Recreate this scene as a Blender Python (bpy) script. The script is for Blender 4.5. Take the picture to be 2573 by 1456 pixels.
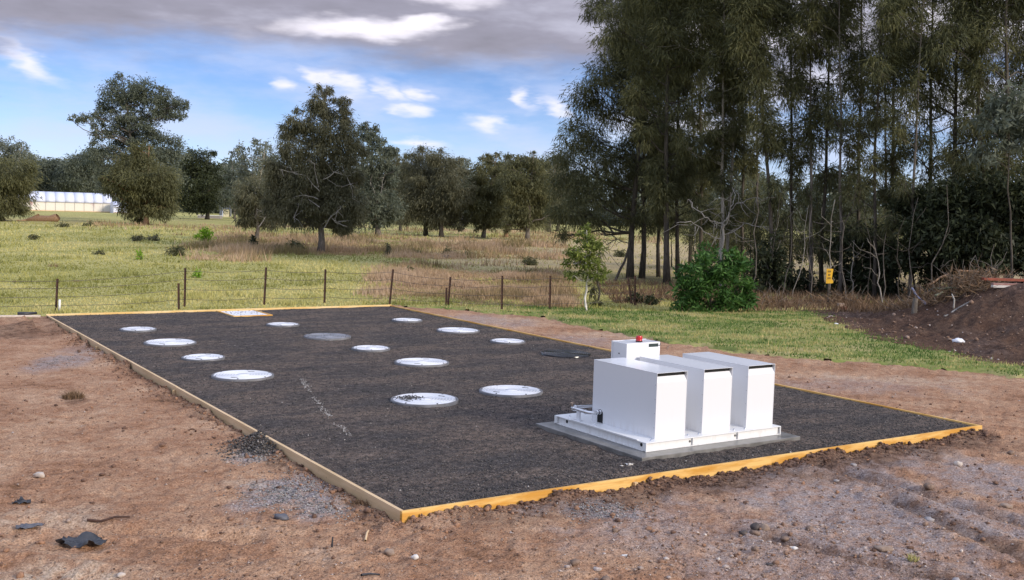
import bpy, bmesh, math, random
import numpy as np
from mathutils import Vector, Matrix

for _o in list(bpy.data.objects):
    bpy.data.objects.remove(_o)
SC = bpy.context.scene
COL = SC.collection
RAD = math.radians

# ------------------------------------------------------------------ camera
CAM_H, FPX, IW, IH = 3.0, 2650.0, 2573.0, 1456.0
PITCH, ROLL = math.atan((728 - 525) / FPX), 0.0293
_cp, _sp = math.cos(PITCH), math.sin(PITCH)
_c, _s = math.cos(ROLL), math.sin(ROLL)
FW = np.array([0, _cp, -_sp]); _r = np.array([1., 0, 0]); _u = np.array([0, _sp, _cp])
RT = _c * _r + _s * _u
UP = -_s * _r + _c * _u
camd = bpy.data.cameras.new('camera')
camd.sensor_width = 36.0
camd.lens = 36.0 * FPX / IW
camd.clip_start, camd.clip_end = 0.1, 8000
cam = bpy.data.objects.new('camera', camd)
COL.objects.link(cam)
cam.matrix_world = Matrix(((RT[0], UP[0], -FW[0], 0), (RT[1], UP[1], -FW[1], 0), (RT[2], UP[2], -FW[2], CAM_H), (0, 0, 0, 1)))
SC.camera = cam

# ------------------------------------------------------------------ world: daylight sky with a broken cloud deck
SUN_DIR = Vector((0.80, -0.60, 0.0)).normalized()
SUN_EL = RAD(22)
SUN = Vector((SUN_DIR.x * math.cos(SUN_EL), SUN_DIR.y * math.cos(SUN_EL), math.sin(SUN_EL)))
SKY_STRENGTH = 0.055
SC.view_settings.view_transform = 'Standard'
SC.view_settings.look = 'None'
SC.view_settings.exposure = 1.18
SC.view_settings.gamma = 1.0
SC.view_settings.use_curve_mapping = False
world = bpy.data.worlds.new('World')
SC.world = world
world.use_nodes = True


class NT:
    """small helper to write node trees"""
    def __init__(self, nt):
        self.nt = nt
        nt.nodes.clear()

    def n(self, t, ins=None, **kw):
        nd = self.nt.nodes.new(t)
        for k, v in kw.items():
            setattr(nd, k, v)
        if ins:
            for k, v in ins.items():
                s = nd.inputs[k]
                if isinstance(v, bpy.types.NodeSocket):
                    self.nt.links.new(v, s)
                else:
                    s.default_value = v
        return nd

    def m(self, op, a, b=None, c=None, clamp=False):
        nd = self.nt.nodes.new('ShaderNodeMath')
        nd.operation = op
        nd.use_clamp = clamp
        for i, v in enumerate((a, b, c)):
            if v is None:
                continue
            if isinstance(v, bpy.types.NodeSocket):
                self.nt.links.new(v, nd.inputs[i])
            else:
                nd.inputs[i].default_value = v
        return nd.outputs[0]

    def vm(self, op, a, b=None):
        nd = self.nt.nodes.new('ShaderNodeVectorMath')
        nd.operation = op
        for i, v in enumerate((a, b)):
            if v is None:
                continue
            if isinstance(v, bpy.types.NodeSocket):
                self.nt.links.new(v, nd.inputs[i])
            else:
                nd.inputs[i].default_value = v
        return nd.outputs['Value'] if op == 'LENGTH' else nd.outputs[0]

    def ss(self, x, lo, hi, a=0.0, b=1.0):
        nd = self.n('ShaderNodeMapRange', interpolation_type='SMOOTHSTEP')
        if isinstance(x, bpy.types.NodeSocket):
            self.nt.links.new(x, nd.inputs[0])
        for i, v in ((1, lo), (2, hi), (3, a), (4, b)):
            nd.inputs[i].default_value = v
        return nd.outputs[0]

    def mix(self, f, a, b, blend='MIX'):
        nd = self.nt.nodes.new('ShaderNodeMix')
        nd.data_type = 'RGBA'
        nd.blend_type = blend
        for i, v in ((0, f), (6, a), (7, b)):
            if isinstance(v, bpy.types.NodeSocket):
                self.nt.links.new(v, nd.inputs[i])
            else:
                nd.inputs[i].default_value = v if i == 0 else (*v[:3], 1)
        return nd.outputs[2]

    def noise(self, vec, scale, detail=4, rough=0.55, dist=0.0):
        nd = self.n('ShaderNodeTexNoise', {'Scale': scale, 'Detail': detail, 'Roughness': rough, 'Distortion': dist})
        if vec is not None:
            self.nt.links.new(vec, nd.inputs['Vector'])
        return nd

    def ramp(self, f, stops):
        nd = self.nt.nodes.new('ShaderNodeValToRGB')
        e = nd.color_ramp.elements
        while len(e) < len(stops):
            e.new(0.5)
        for i, (p, c) in enumerate(stops):
            e[i].position = p
            e[i].color = (*c, 1)
        self.nt.links.new(f, nd.inputs[0])
        return nd.outputs[0]


def build_world():
    t = NT(world.node_tree)
    tc = t.n('ShaderNodeTexCoord').outputs['Generated']
    sky = t.n('ShaderNodeTexSky', sky_type='NISHITA', sun_disc=False, sun_elevation=SUN_EL,
              sun_rotation=math.atan2(SUN_DIR.x, SUN_DIR.y), altitude=50, air_density=0.6, dust_density=0.0, ozone_density=4.0)
    sep = t.n('ShaderNodeSeparateXYZ', {0: tc})
    x, y, z = sep.outputs
    az = t.m('MULTIPLY', t.m('ARCTAN2', x, y), 180 / math.pi)
    el = t.m('MULTIPLY', t.m('ARCSINE', z), 180 / math.pi)
    ae = t.n('ShaderNodeCombineXYZ', {0: az, 1: el}).outputs[0]
    st = t.n('ShaderNodeCombineXYZ', {0: t.m('MULTIPLY', az, 0.30), 1: el}).outputs[0]
    wob = t.n('ShaderNodeSeparateXYZ', {0: t.vm('SUBTRACT', t.noise(st, 0.42, 5, 0.55).outputs['Color'], (.5, .5, .5))}).outputs
    wob2 = t.n('ShaderNodeSeparateXYZ', {0: t.vm('SUBTRACT', t.noise(st, 1.6, 3, 0.5).outputs['Color'], (.5, .5, .5))}).outputs
    azw = t.m('ADD', t.m('ADD', az, t.m('MULTIPLY', wob[0], 5.0)), t.m('MULTIPLY', wob2[0], 2.6))
    elw = t.m('ADD', t.m('ADD', el, t.m('MULTIPLY', wob[1], 1.6)), t.m('MULTIPLY', wob2[1], 0.8))
    aew = t.n('ShaderNodeCombineXYZ', {0: azw, 1: elw}).outputs[0]
    k = 1.0 / SKY_STRENGTH

    def blob(a, e, ra, re, tilt=0.0, soft=0.12):
        d = t.vm('SUBTRACT', aew, (a, e, 0))
        if tilt:
            s3 = t.n('ShaderNodeSeparateXYZ', {0: d}).outputs
            d = t.n('ShaderNodeCombineXYZ', {0: s3[0], 1: t.m('ADD', s3[1], t.m('MULTIPLY', s3[0], tilt))}).outputs[0]
        d = t.vm('MULTIPLY', d, (1 / ra, 1 / re, 0))
        return t.ss(t.vm('LENGTH', d), 1.32, soft)

    def union(lst):
        o = lst[0]
        for q in lst[1:]:
            o = t.m('MAXIMUM', o, q)
        return o

    base = t.mix(1.0, sky.outputs[0], (1.04, 0.98, 1.05), 'MULTIPLY')
    # thin veils under the deck
    veil = t.m('MULTIPLY', t.ss(t.noise(st, 0.45, 5, 0.55).outputs[0], 0.36, 0.70), 0.75)
    low = t.ss(el, 16.0, 4.0)
    c = t.mix(t.m('MULTIPLY', veil, low), base, (.29 * k, .33 * k, .455 * k))
    # small fair-weather puffs
    puffs = union([blob(a, e, ra, re, ti) for a, e, ra, re, ti in PUFFS])
    puffs = t.m('MULTIPLY', puffs, t.ss(t.noise(st, 1.3, 4, 0.6).outputs[0], 0.28, 0.52, 0.45, 1.0))
    c = t.mix(t.m('MULTIPLY', puffs, 0.85), c, (.46 * k, .45 * k, .50 * k))
    greyp = union([blob(a, e, ra, re, ti) for a, e, ra, re, ti in GREYS])
    c = t.mix(t.m('MULTIPLY', greyp, 0.8), c, (.15 * k, .18 * k, .28 * k))
    c = t.mix(t.ss(el, 6.5, 0.5, 0, .38), c, (.36 * k, .40 * k, .47 * k))
    # the broken stratus deck above: grey violet undersides with brighter thin places
    edge = t.m('ADD', el, t.m('ADD', t.m('MULTIPLY', wob[2], 3.6), t.m('MULTIPLY', wob2[2], 0.7)))
    deck = t.ss(edge, 6.7, 8.8)
    zz = t.m('MAXIMUM', z, 0.04)
    pl = t.n('ShaderNodeCombineXYZ', {0: t.m('DIVIDE', x, zz), 1: t.m('DIVIDE', y, zz)}).outputs[0]
    pn = t.noise(pl, 0.33, 5, 0.55).outputs[0]
    dn = t.noise(st, 0.30, 5, 0.6).outputs[0]
    dcol = t.ramp(t.m('ADD', t.m('MULTIPLY', dn, 0.55), t.m('MULTIPLY', pn, 0.45)),
                  [(0.36, (.122, .119, .145)), (0.50, (.170, .166, .208)), (0.60, (.26, .26, .32)), (0.74, (.43, .42, .48))])
    gaps = union([blob(a, e, ra, re, ti, 0.35) for a, e, ra, re, ti in GAPS])
    dcol = t.mix(gaps, dcol, (.48, .46, .51))
    zen = t.ss(el, 13.0, 38.0)
    dcol = t.mix(t.m('MULTIPLY', zen, 0.75), dcol, (.43, .50, .69))  # unseen overhead cloud, brightened to add ambient light on the ground
    c = t.mix(deck, c, t.mix(1.0, dcol, (k, k, k), 'MULTIPLY'))
    bg = t.n('ShaderNodeBackground', {'Color': c, 'Strength': SKY_STRENGTH})
    out = t.n('ShaderNodeOutputWorld', {'Surface': bg.outputs[0]})


# cloud puffs: azimuth and elevation in degrees (0 = north of the site), half widths, tilt
PUFFS = [(-9.2, 6.5, 1.7, .50, .32), (-11.9, 6.2, .7, .42, 0), (-6.6, 6.1, 1.0, .55, .35), (-5.4, 6.0, .9, .5, .35), (-6.0, 5.1, 1.0, .35, .1), (-5.6, 3.3, 1.6, .28, .0),
         (-1.4, 4.5, 1.5, .34, .05), (.2, 5.9, .7, .7, .4), (2.0, 5.5, .9, .6, .25), (-25.2, 6.5, 2.2, .55, .36), (-10.2, 6.8, 1.3, .3, .3),
         (9, 4.8, 6, 1.1, 0), (14, 7.0, 6, 1.3, 0), (24, 6.0, 7, 1.6, 0), (-33, 5, 4, .8, 0), (-42, 6.5, 4, .9, .2)]
GREYS = [(-26.6, 7.0, 1.3, .42, .25), (-27, 4.8, 1.0, .12, 0)]
GAPS = [(11, 9.5, 6, 1.2, 0), (-8.2, 9.35, 4.0, .62, 0), (-5.2, 9.6, 2.2, .45, 0), (-4.5, 11.3, 3.2, .7, .1), (15, 12.0, 6, 1.2, 0), (24, 10, 5, 1.0, 0)]
build_world()

sund = bpy.data.lights.new('sun', 'SUN')
sund.energy = 1.5
sund.angle = RAD(14)
sund.color = (1.0, 0.89, 0.76)
sun = bpy.data.objects.new('sun', sund)
COL.objects.link(sun)
sun.location = SUN * 60
sun.rotation_euler = SUN.to_track_quat('Z', 'Y').to_euler()


# ------------------------------------------------------------------ placing helpers (display pixel -> point on the real ground)
def ray(px, py):
    return FW * FPX + RT * (px - IW / 2) - UP * (py - IH / 2)


def P(px, py, z=0.0):
    d = ray(px, py)
    return d * ((z - CAM_H) / d[2]) + np.array([0, 0, CAM_H])


def at_depth(px, py, d):
    r = ray(px, py)
    return r * (d / r[1]) + np.array([0, 0, CAM_H])


def foot(px, d, z=-0.1):
    """point on the ground at forward distance d seen in image column px"""
    y = 600.0
    for _ in range(12):
        p = at_depth(px, y, d)
        y += (p[2] - z) * FPX / d
    p[2] = z
    return p


PA = P(1015, 1285)
ANG = math.atan2(0.55038, 0.83492)
UAX = np.array([math.cos(ANG), math.sin(ANG), 0.0])
VAX = np.array([-math.sin(ANG), math.cos(ANG), 0.0])
PW, PL = 9.53, 19.25


def L(u, v, z=0.0):
    return PA + UAX * u + VAX * v + np.array([0, 0, z])


def to_uv(x, y):
    dx, dy = x - PA[0], y - PA[1]
    return dx * UAX[0] + dy * UAX[1], dx * VAX[0] + dy * VAX[1]


# ------------------------------------------------------------------ numpy noise
def _h(ix, iy, s):
    n = (ix.astype(np.int64) * 374761393 + iy.astype(np.int64) * 668265263 + s * 974711 + 1274126177) & 0xFFFFFFFF
    n = ((n ^ (n >> 13)) * 1274126177) & 0xFFFFFFFF
    n = ((n ^ (n >> 16)) * 2246822519) & 0xFFFFFFFF
    return ((n ^ (n >> 15)) & 0xFFFFFF) / float(0xFFFFFF)


def vnoise(x, y, s=0):
    ix, iy = np.floor(x), np.floor(y)
    fx, fy = x - ix, y - iy
    fx, fy = fx * fx * (3 - 2 * fx), fy * fy * (3 - 2 * fy)
    a, b, c, d = _h(ix, iy, s), _h(ix + 1, iy, s), _h(ix, iy + 1, s), _h(ix + 1, iy + 1, s)
    return (a * (1 - fx) + b * fx) * (1 - fy) + (c * (1 - fx) + d * fx) * fy


def fbm(x, y, s=0, o=4):
    r, a, t = 0.0, 1.0, 0.0
    for i in range(o):
        r = r + a * vnoise(x * 2 ** i + i * 17.3, y * 2 ** i - i * 9.1, s + i)
        t += a
        a *= 0.5
    return r / t


def sstep(x, a, b):
    t = np.clip((x - a) / (b - a), 0, 1)
    return t * t * (3 - 2 * t)


def poly_sd(x, y, poly):
    """signed distance to a polygon, positive inside"""
    q = np.array(poly, float)
    best = np.full(x.shape, 1e9)
    ins = np.zeros(x.shape, bool)
    for i in range(len(q)):
        a, b = q[i], q[(i + 1) % len(q)]
        e = b - a
        t = np.clip(((x - a[0]) * e[0] + (y - a[1]) * e[1]) / (e @ e), 0, 1)
        best = np.minimum(best, np.hypot(x - a[0] - t * e[0], y - a[1] - t * e[1]))
        if a[1] != b[1]:
            cr = ((a[1] > y) != (b[1] > y)) & (x < (b[0] - a[0]) * (y - a[1]) / (b[1] - a[1]) + a[0])
            ins ^= cr
    return np.where(ins, best, -best)


# ------------------------------------------------------------------ object helpers
def link(name, me, mat=None, parent=None, loc=None, rotz=None, smooth=False):
    o = bpy.data.objects.new(name, me)
    COL.objects.link(o)
    if mat is not None and me is not None:
        me.materials.append(mat)
    if parent is not None:
        o.parent = parent
    if loc is not None:
        o.location = [float(q) for q in loc]
    if rotz is not None:
        o.rotation_euler = (0, 0, rotz)
    if smooth:
        me.polygons.foreach_set('use_smooth', np.ones(len(me.polygons), bool))
    return o


def mesh_np(verts, faces, attrs=None):
    me = bpy.data.meshes.new('mesh')
    verts = np.asarray(verts, np.float32)
    faces = np.asarray(faces, np.int32)
    nf, k = faces.shape
    me.vertices.add(len(verts))
    me.vertices.foreach_set('co', verts.ravel())
    me.loops.add(nf * k)
    me.loops.foreach_set('vertex_index', faces.ravel())
    me.polygons.add(nf)
    me.polygons.foreach_set('loop_start', np.arange(0, nf * k, k, dtype=np.int32))
    for nm, arr in (attrs or {}).items():
        arr = np.asarray(arr, np.float32)
        if arr.ndim == 1:
            at = me.attributes.new(nm, 'FLOAT', 'POINT')
            at.data.foreach_set('value', arr)
        else:
            at = me.attributes.new(nm, 'FLOAT_COLOR', 'POINT')
            at.data.foreach_set('color', np.hstack([arr[:, :3], np.ones((len(arr), 1), np.float32)]).ravel())
    me.update(calc_edges=True)
    return me


def tag(o, label=None, cat=None, group=None, kind=None):
    if label:
        o['label'] = label
    if cat:
        o['category'] = cat
    if group:
        o['group'] = group
    if kind:
        o['kind'] = kind
    return o


def empty(name, label, cat, loc=(0, 0, 0), rotz=0.0, group=None):
    o = bpy.data.objects.new(name, None)
    COL.objects.link(o)
    o.empty_display_size = 0.2
    o.location = [float(q) for q in loc]
    o.rotation_euler = (0, 0, rotz)
    return tag(o, label, cat, group)


def copy_tree(o, parent=None):
    c = o.copy()
    COL.objects.link(c)
    if parent is not None:
        c.parent = parent
    for ch in [q for q in bpy.data.objects if q.parent == o]:
        copy_tree(ch, c)
    return c


def bm_mesh(bm):
    me = bpy.data.meshes.new('mesh')
    bm.normal_update()
    bm.to_mesh(me)
    bm.free()
    return me


def box_bm(bm, x0, x1, y0, y1, z0, z1, bev=0.0):
    vs = [bm.verts.new(p) for p in ((x0, y0, z0), (x1, y0, z0), (x1, y1, z0), (x0, y1, z0), (x0, y0, z1), (x1, y0, z1), (x1, y1, z1), (x0, y1, z1))]
    fs = [bm.faces.new([vs[i] for i in q]) for q in ((3, 2, 1, 0), (4, 5, 6, 7), (0, 1, 5, 4), (1, 2, 6, 5), (2, 3, 7, 6), (3, 0, 4, 7))]
    if bev:
        es = list({e for f in fs for e in f.edges})
        bmesh.ops.bevel(bm, geom=es, offset=bev, segments=2, affect='EDGES', profile=0.6)


def boxes(*bs, bev=0.0):
    bm = bmesh.new()
    for b in bs:
        box_bm(bm, *b, bev=bev)
    return bm_mesh(bm)


def tube_arr(pts, rad, sides=6):
    pts = np.asarray(pts, float)
    n = len(pts)
    rad = np.broadcast_to(np.asarray(rad, float), (n,))
    tan = np.gradient(pts, axis=0)
    tan /= np.linalg.norm(tan, axis=1, keepdims=True) + 1e-9
    ref = np.array([0, 0, 1.0]) if abs(tan[0, 2]) < 0.9 else np.array([1.0, 0, 0])
    s = np.cross(tan, ref)
    s /= np.linalg.norm(s, axis=1, keepdims=True) + 1e-9
    b = np.cross(s, tan)
    a = np.arange(sides) * 2 * np.pi / sides
    v = pts[:, None] + rad[:, None, None] * (np.cos(a)[None, :, None] * s[:, None] + np.sin(a)[None, :, None] * b[:, None])
    v = v.reshape(-1, 3)
    i = np.arange(n - 1)[:, None] * sides
    j = np.arange(sides)[None]
    k = (j + 1) % sides
    f = np.stack([i + j, i + k, i + sides + k, i + sides + j], -1).reshape(-1, 4)
    cap = []
    if sides % 2 == 0:
        for base in (0, (n - 1) * sides):
            for q in range(1, sides - 1, 2):
                w = [base, base + q, base + q + 1, base + (q + 2) % sides]
                cap.append(w if base else w[::-1])
    if cap:
        f = np.vstack([f, np.array(cap)])
    return v, f


def join_arr(parts):
    vs, fs, o = [], [], 0
    for v, f in parts:
        vs.append(v)
        fs.append(f + o)
        o += len(v)
    return np.vstack(vs), np.vstack(fs)


def lathe(profile, seg=48):
    pr = np.array(profile, float)
    a = np.arange(seg) * 2 * np.pi / seg
    v = np.stack([pr[:, None, 0] * np.cos(a), pr[:, None, 0] * np.sin(a), np.broadcast_to(pr[:, None, 1], (len(pr), seg))], -1).reshape(-1, 3)
    i = np.arange(len(pr) - 1)[:, None] * seg
    j = np.arange(seg)[None]
    k = (j + 1) % seg
    f = np.stack([i + j, i + k, i + seg + k, i + seg + j], -1).reshape(-1, 4)
    return v, f


# ------------------------------------------------------------------ materials
def new_mat(name):
    m = bpy.data.materials.new(name)
    m.use_nodes = True
    return m, NT(m.node_tree)


def finish(t, col, rough=0.6, metal=0.0, bump=None, bstr=0.5, bdist=0.01, spec=0.5, coat=0.0, trans=None):
    ins = {'Base Color': col if isinstance(col, bpy.types.NodeSocket) else (*col, 1), 'Roughness': rough, 'Metallic': metal, 'Specular IOR Level': spec, 'Coat Weight': coat}
    if bump is not None:
        ins['Normal'] = t.n('ShaderNodeBump', {'Height': bump, 'Strength': bstr, 'Distance': bdist}).outputs[0]
    b = t.n('ShaderNodeBsdfPrincipled', ins)
    s = b.outputs[0]
    if trans:
        tr = t.n('ShaderNodeBsdfTranslucent', {'Color': col if isinstance(col, bpy.types.NodeSocket) else (*col, 1)})
        s = t.n('ShaderNodeMixShader', {0: trans, 1: s, 2: tr.outputs[0]}).outputs[0]
    t.n('ShaderNodeOutputMaterial', {'Surface': s})


def simple(name, c1, c2=None, scale=8.0, rough=0.6, metal=0.0, bstr=0.0, bdist=0.005, bscale=None, spec=0.5, coat=0.0, stretch=None):
    m, t = new_mat(name)
    v = t.n('ShaderNodeTexCoord').outputs['Object']
    if stretch:
        v = t.vm('MULTIPLY', v, stretch)
    nz = t.noise(v, scale, 6, 0.6).outputs[0]
    col = t.mix(t.ss(nz, 0.32, 0.68), c1, c2 or c1)
    bump = t.noise(v, bscale or scale * 4, 5, 0.6).outputs[0] if bstr else None
    rr = t.m('ADD', rough - 0.06, t.m('MULTIPLY', nz, 0.12))
    finish(t, col, rr, metal, bump, bstr, bdist, spec, coat)
    return m


def leaf_mat(name, dark, mid, light, trans=0.25):
    m, t = new_mat(name)
    a = t.n('ShaderNodeAttribute', attribute_name='tint').outputs['Fac']
    col = t.ramp(a, [(0.0, dark), (0.5, mid), (1.0, light)])
    finish(t, col, 0.55, spec=0.25, trans=trans)
    return m


def wood_mat(name, c1, c2, c3):
    m, t = new_mat(name)
    v = t.n('ShaderNodeTexCoord').outputs['Object']
    g = t.noise(t.vm('MULTIPLY', v, (2.0, 45.0, 45.0)), 1.0, 6, 0.65).outputs[0]
    b = t.noise(t.vm('MULTIPLY', v, (0.9, 3, 6)), 1.0, 4, 0.6).outputs[0]
    col = t.mix(t.ss(b, 0.42, 0.60), c1, c2)
    col = t.mix(t.ss(g, 0.45, 0.75, 0, 0.55), col, c3)
    sp = t.noise(t.vm('MULTIPLY', v, (8, 20, 20)), 1.0, 5, 0.7).outputs[0]
    col = t.mix(t.ss(sp, 0.60, 0.75, 0, 0.75), col, (.13, .075, .035))
    finish(t, col, 0.75, bump=g, bstr=0.35, bdist=0.003)
    return m


def make_dirt_mat(dark=1.0, nm='bare_soil'):
    m, t = new_mat(nm)
    v = t.n('ShaderNodeTexCoord').outputs['Object']
    a = t.n('ShaderNodeAttribute', attribute_name='tint').outputs['Color']
    R, G, B = t.n('ShaderNodeSeparateColor', {0: a}).outputs
    n1 = t.noise(v, 0.9, 7, 0.62).outputs[0]
    n2 = t.noise(v, 7.0, 6, 0.65).outputs[0]
    n3 = t.noise(v, 48.0, 4, 0.7).outputs[0]
    col = t.ramp(t.m('ADD', t.m('MULTIPLY', n1, 0.55), t.m('MULTIPLY', n2, 0.45)),
                 [(0.32, (.20, .105, .055)), (0.45, (.41, .230, .138)), (0.57, (.53, .338, .216)), (0.70, (.65, .46, .325))])
    if dark < 1:
        col = t.mix(1.0, col, (dark, dark * .95, dark * .95), 'MULTIPLY')
    gcol = t.mix(t.ss(t.noise(v, 30, 5, 0.7).outputs[0], 0.3, 0.7), (.24, .20, .195), (.50, .455, .455))
    col = t.mix(t.m('MULTIPLY', R, t.ss(n2, 0.34, 0.58, 0.35, 1.0)), col, gcol)
    col = t.mix(t.m('MULTIPLY', B, t.ss(n2, 0.36, 0.6, 0.3, 1.0)), col, (.62, .50, .38))
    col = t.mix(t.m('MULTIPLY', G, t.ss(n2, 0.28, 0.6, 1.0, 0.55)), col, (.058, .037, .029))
    col = t.mix(1.0, col, t.mix(t.ss(n3, 0.25, 0.75), (.48, .44, .41), (1.34, 1.34, 1.34)), 'MULTIPLY')
    vo = t.n('ShaderNodeTexVoronoi', {'Vector': v, 'Scale': 34.0, 'Randomness': 1.0})
    cv = t.n('ShaderNodeSeparateColor', {0: vo.outputs['Color']}).outputs
    fleck = t.m('MULTIPLY', t.ss(cv[0], 0.90, 0.93), t.ss(vo.outputs['Distance'], 0.36, 0.22))
    col = t.mix(t.m('MULTIPLY', fleck, 0.8), col, t.mix(cv[1], (.50, .40, .32), (.075, .05, .04)))
    bump = t.m('ADD', t.m('ADD', t.m('MULTIPLY', n3, 0.5), t.m('MULTIPLY', n2, 1.4)), t.m('MULTIPLY', fleck, 0.5))
    finish(t, col, 0.95, bump=bump, bstr=1.0, bdist=0.05, spec=0.15)
    return m


def make_gravel_mat():
    m, t = new_mat('crushed_stone')
    v = t.n('ShaderNodeTexCoord').outputs['Object']
    st = t.vm('MULTIPLY', v, (1.0, 2.2, 1.0))
    n1 = t.noise(st, 0.55, 6, 0.62).outputs[0]
    col = t.mix(t.ss(n1, 0.36, 0.66), (.074, .068, .067), (.150, .120, .100))
    dz = t.noise(t.vm('ADD', st, (7.3, 2.1, 0)), 0.9, 7, 0.7).outputs[0]
    col = t.mix(t.ss(dz, 0.53, 0.70, 0, .36), col, (.21, .172, .145))
    col = t.mix(t.ss(dz, 0.44, 0.34, 0, .5), col, (.040, .040, .044))
    n2 = t.noise(v, 8.0, 6, 0.72).outputs[0]
    col = t.mix(1.0, col, t.mix(t.ss(n2, 0.32, 0.68), (.50, .50, .51), (1.42, 1.38, 1.34)), 'MULTIPLY')
    vo = t.n('ShaderNodeTexVoronoi', {'Vector': v, 'Scale': 70.0, 'Randomness': 1.0})
    cv = t.n('ShaderNodeSeparateColor', {0: vo.outputs['Color']}).outputs
    col = t.mix(1.0, col, t.mix(cv[0], (.45, .45, .47), (1.75, 1.68, 1.6)), 'MULTIPLY')
    col = t.mix(t.m('MULTIPLY', t.ss(cv[1], 0.975, 0.985), 0.7), col, (.30, .28, .26))
    n3 = t.noise(v, 22, 4, 0.7).outputs[0]
    bump = t.m('ADD', t.m('MULTIPLY', vo.outputs['Distance'], -0.8), t.m('ADD', t.m('MULTIPLY', n3, 1.2), t.m('MULTIPLY', n2, 1.6)))
    finish(t, col, 0.9, bump=bump, bstr=1.0, bdist=0.03, spec=0.2)
    return m


def make_paddock_mat():
    m, t = new_mat('pasture')
    v = t.n('ShaderNodeTexCoord').outputs['Object']
    a = t.n('ShaderNodeAttribute', attribute_name='tint').outputs['Color']
    R, G, B = t.n('ShaderNodeSeparateColor', {0: a}).outputs
    st = t.vm('MULTIPLY', v, (0.5, 1.0, 1.0))
    n1 = t.noise(st, 0.16, 6, 0.6).outputs[0]
    n2 = t.noise(v, 1.6, 6, 0.68).outputs[0]
    n3 = t.noise(v, 14, 4, 0.7).outputs[0]
    col = t.ramp(t.m('ADD', t.m('MULTIPLY', n1, 0.55), t.m('MULTIPLY', n2, 0.45)),
                 [(0.30, (.26, .25, .08)), (0.45, (.39, .365, .130)), (0.58, (.47, .42, .17)), (0.72, (.54, .46, .23))])
    col = t.mix(t.m('MULTIPLY', R, t.ss(n2, 0.3, 0.6, 0.5, 1.0)), col, (.40, .29, .165))
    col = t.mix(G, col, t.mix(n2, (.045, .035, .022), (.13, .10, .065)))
    col = t.mix(t.m('MULTIPLY', B, t.ss(n2, 0.3, 0.55, 0.5, 1.0)), col, (.47, .36, .205))
    col = t.mix(1.0, col, t.mix(t.ss(n3, 0.25, 0.75), (.68, .68, .66), (1.25, 1.25, 1.22)), 'MULTIPLY')
    finish(t, col, 0.95, bump=t.m('ADD', n3, n2), bstr=0.7, bdist=0.08, spec=0.1)
    return m


def make_verge_mat():
    m, t = new_mat('lawn')
    v = t.n('ShaderNodeTexCoord').outputs['Object']
    n1 = t.noise(t.vm('MULTIPLY', v, (0.6, 1.2, 1)), 0.7, 6, 0.6).outputs[0]
    n2 = t.noise(v, 6, 5, 0.7).outputs[0]
    col = t.ramp(t.m('ADD', t.m('MULTIPLY', n1, 0.65), t.m('MULTIPLY', n2, 0.35)),
                 [(0.34, (.11, .15, .040)), (0.47, (.21, .235, .070)), (0.58, (.36, .31, .13)), (0.70, (.44, .36, .20))])
    finish(t, col, 0.95, bump=n2, bstr=0.6, bdist=0.03, spec=0.1)
    return m


def make_stone_mat(name, stops, rough=0.9):
    m, t = new_mat(name)
    a = t.n('ShaderNodeAttribute', attribute_name='tint').outputs['Fac']
    v = t.n('ShaderNodeTexCoord').outputs['Object']
    n = t.noise(v, 40, 4, 0.7).outputs[0]
    col = t.mix(1.0, t.ramp(a, stops), t.mix(t.ss(n, 0.3, 0.7), (.7, .7, .7), (1.25, 1.25, 1.25)), 'MULTIPLY')
    finish(t, col, rough, bump=n, bstr=0.5, bdist=0.006, spec=0.15)
    return m


def bark_mat(name, c1, c2, sc=3.0):
    m, t = new_mat(name)
    v = t.vm('MULTIPLY', t.n('ShaderNodeTexCoord').outputs['Object'], (6, 6, 0.9))
    n = t.noise(v, sc, 6, 0.7).outputs[0]
    finish(t, t.mix(t.ss(n, 0.32, 0.68), c1, c2), 0.9, bump=n, bstr=0.8, bdist=0.03, spec=0.15)
    return m


def paint_mat(name, c, rough, dirt=0.25):
    m, t = new_mat(name)
    v = t.n('ShaderNodeTexCoord').outputs['Object']
    n = t.noise(v, 2.5, 6, 0.65).outputs[0]
    d = t.noise(t.vm('MULTIPLY', v, (9, 9, 1.5)), 1.3, 6, 0.7).outputs[0]
    col = t.mix(t.ss(d, 0.55, 0.78, 0.0, dirt), c, tuple(q * 0.72 for q in c))
    zz = t.n('ShaderNodeSeparateXYZ', {0: v}).outputs[2]
    col = t.mix(t.m('MULTIPLY', t.ss(zz, .16, -.02), t.ss(d, .42, .66, .0, .26)), col, (.42, .34, .27))
    o = t.noise(v, 160, 2, 0.5).outputs[0]
    finish(t, col, t.m('ADD', rough, t.m('MULTIPLY', n, 0.14)), bump=o, bstr=0.05, bdist=0.001, spec=0.5)
    return m


MD = make_dirt_mat()
MDK = make_dirt_mat(.36, 'dark_mound_soil')
MG = make_gravel_mat()
MP = make_paddock_mat()
MV = make_verge_mat()
M_STONE = make_stone_mat('loose_stone', [(0, (.11, .07, .05)), (.35, (.25, .16, .11)), (.65, (.36, .28, .23)), (.85, (.46, .40, .37)), (1, (.66, .58, .50))])
M_CLOD = make_stone_mat('soil_clod', [(0, (.055, .034, .026)), (.5, (.14, .084, .060)), (.8, (.24, .145, .098)), (1, (.32, .18, .11))])
M_GRAIN = make_stone_mat('gravel_grain', [(0, (.035, .036, .039)), (.5, (.10, .093, .088)), (.85, (.20, .175, .155)), (1, (.42, .39, .36))])
M_SPILL = make_stone_mat('gravel_spill', [(0, (.10, .10, .10)), (.5, (.24, .23, .22)), (1, (.46, .44, .42))])
M_PINE = wood_mat('new_pine', (.80, .50, .16), (.60, .29, .04), (.46, .21, .04))
M_FAR = wood_mat('pale_pine', (.80, .60, .30), (.74, .48, .16), (.60, .40, .16))
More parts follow.
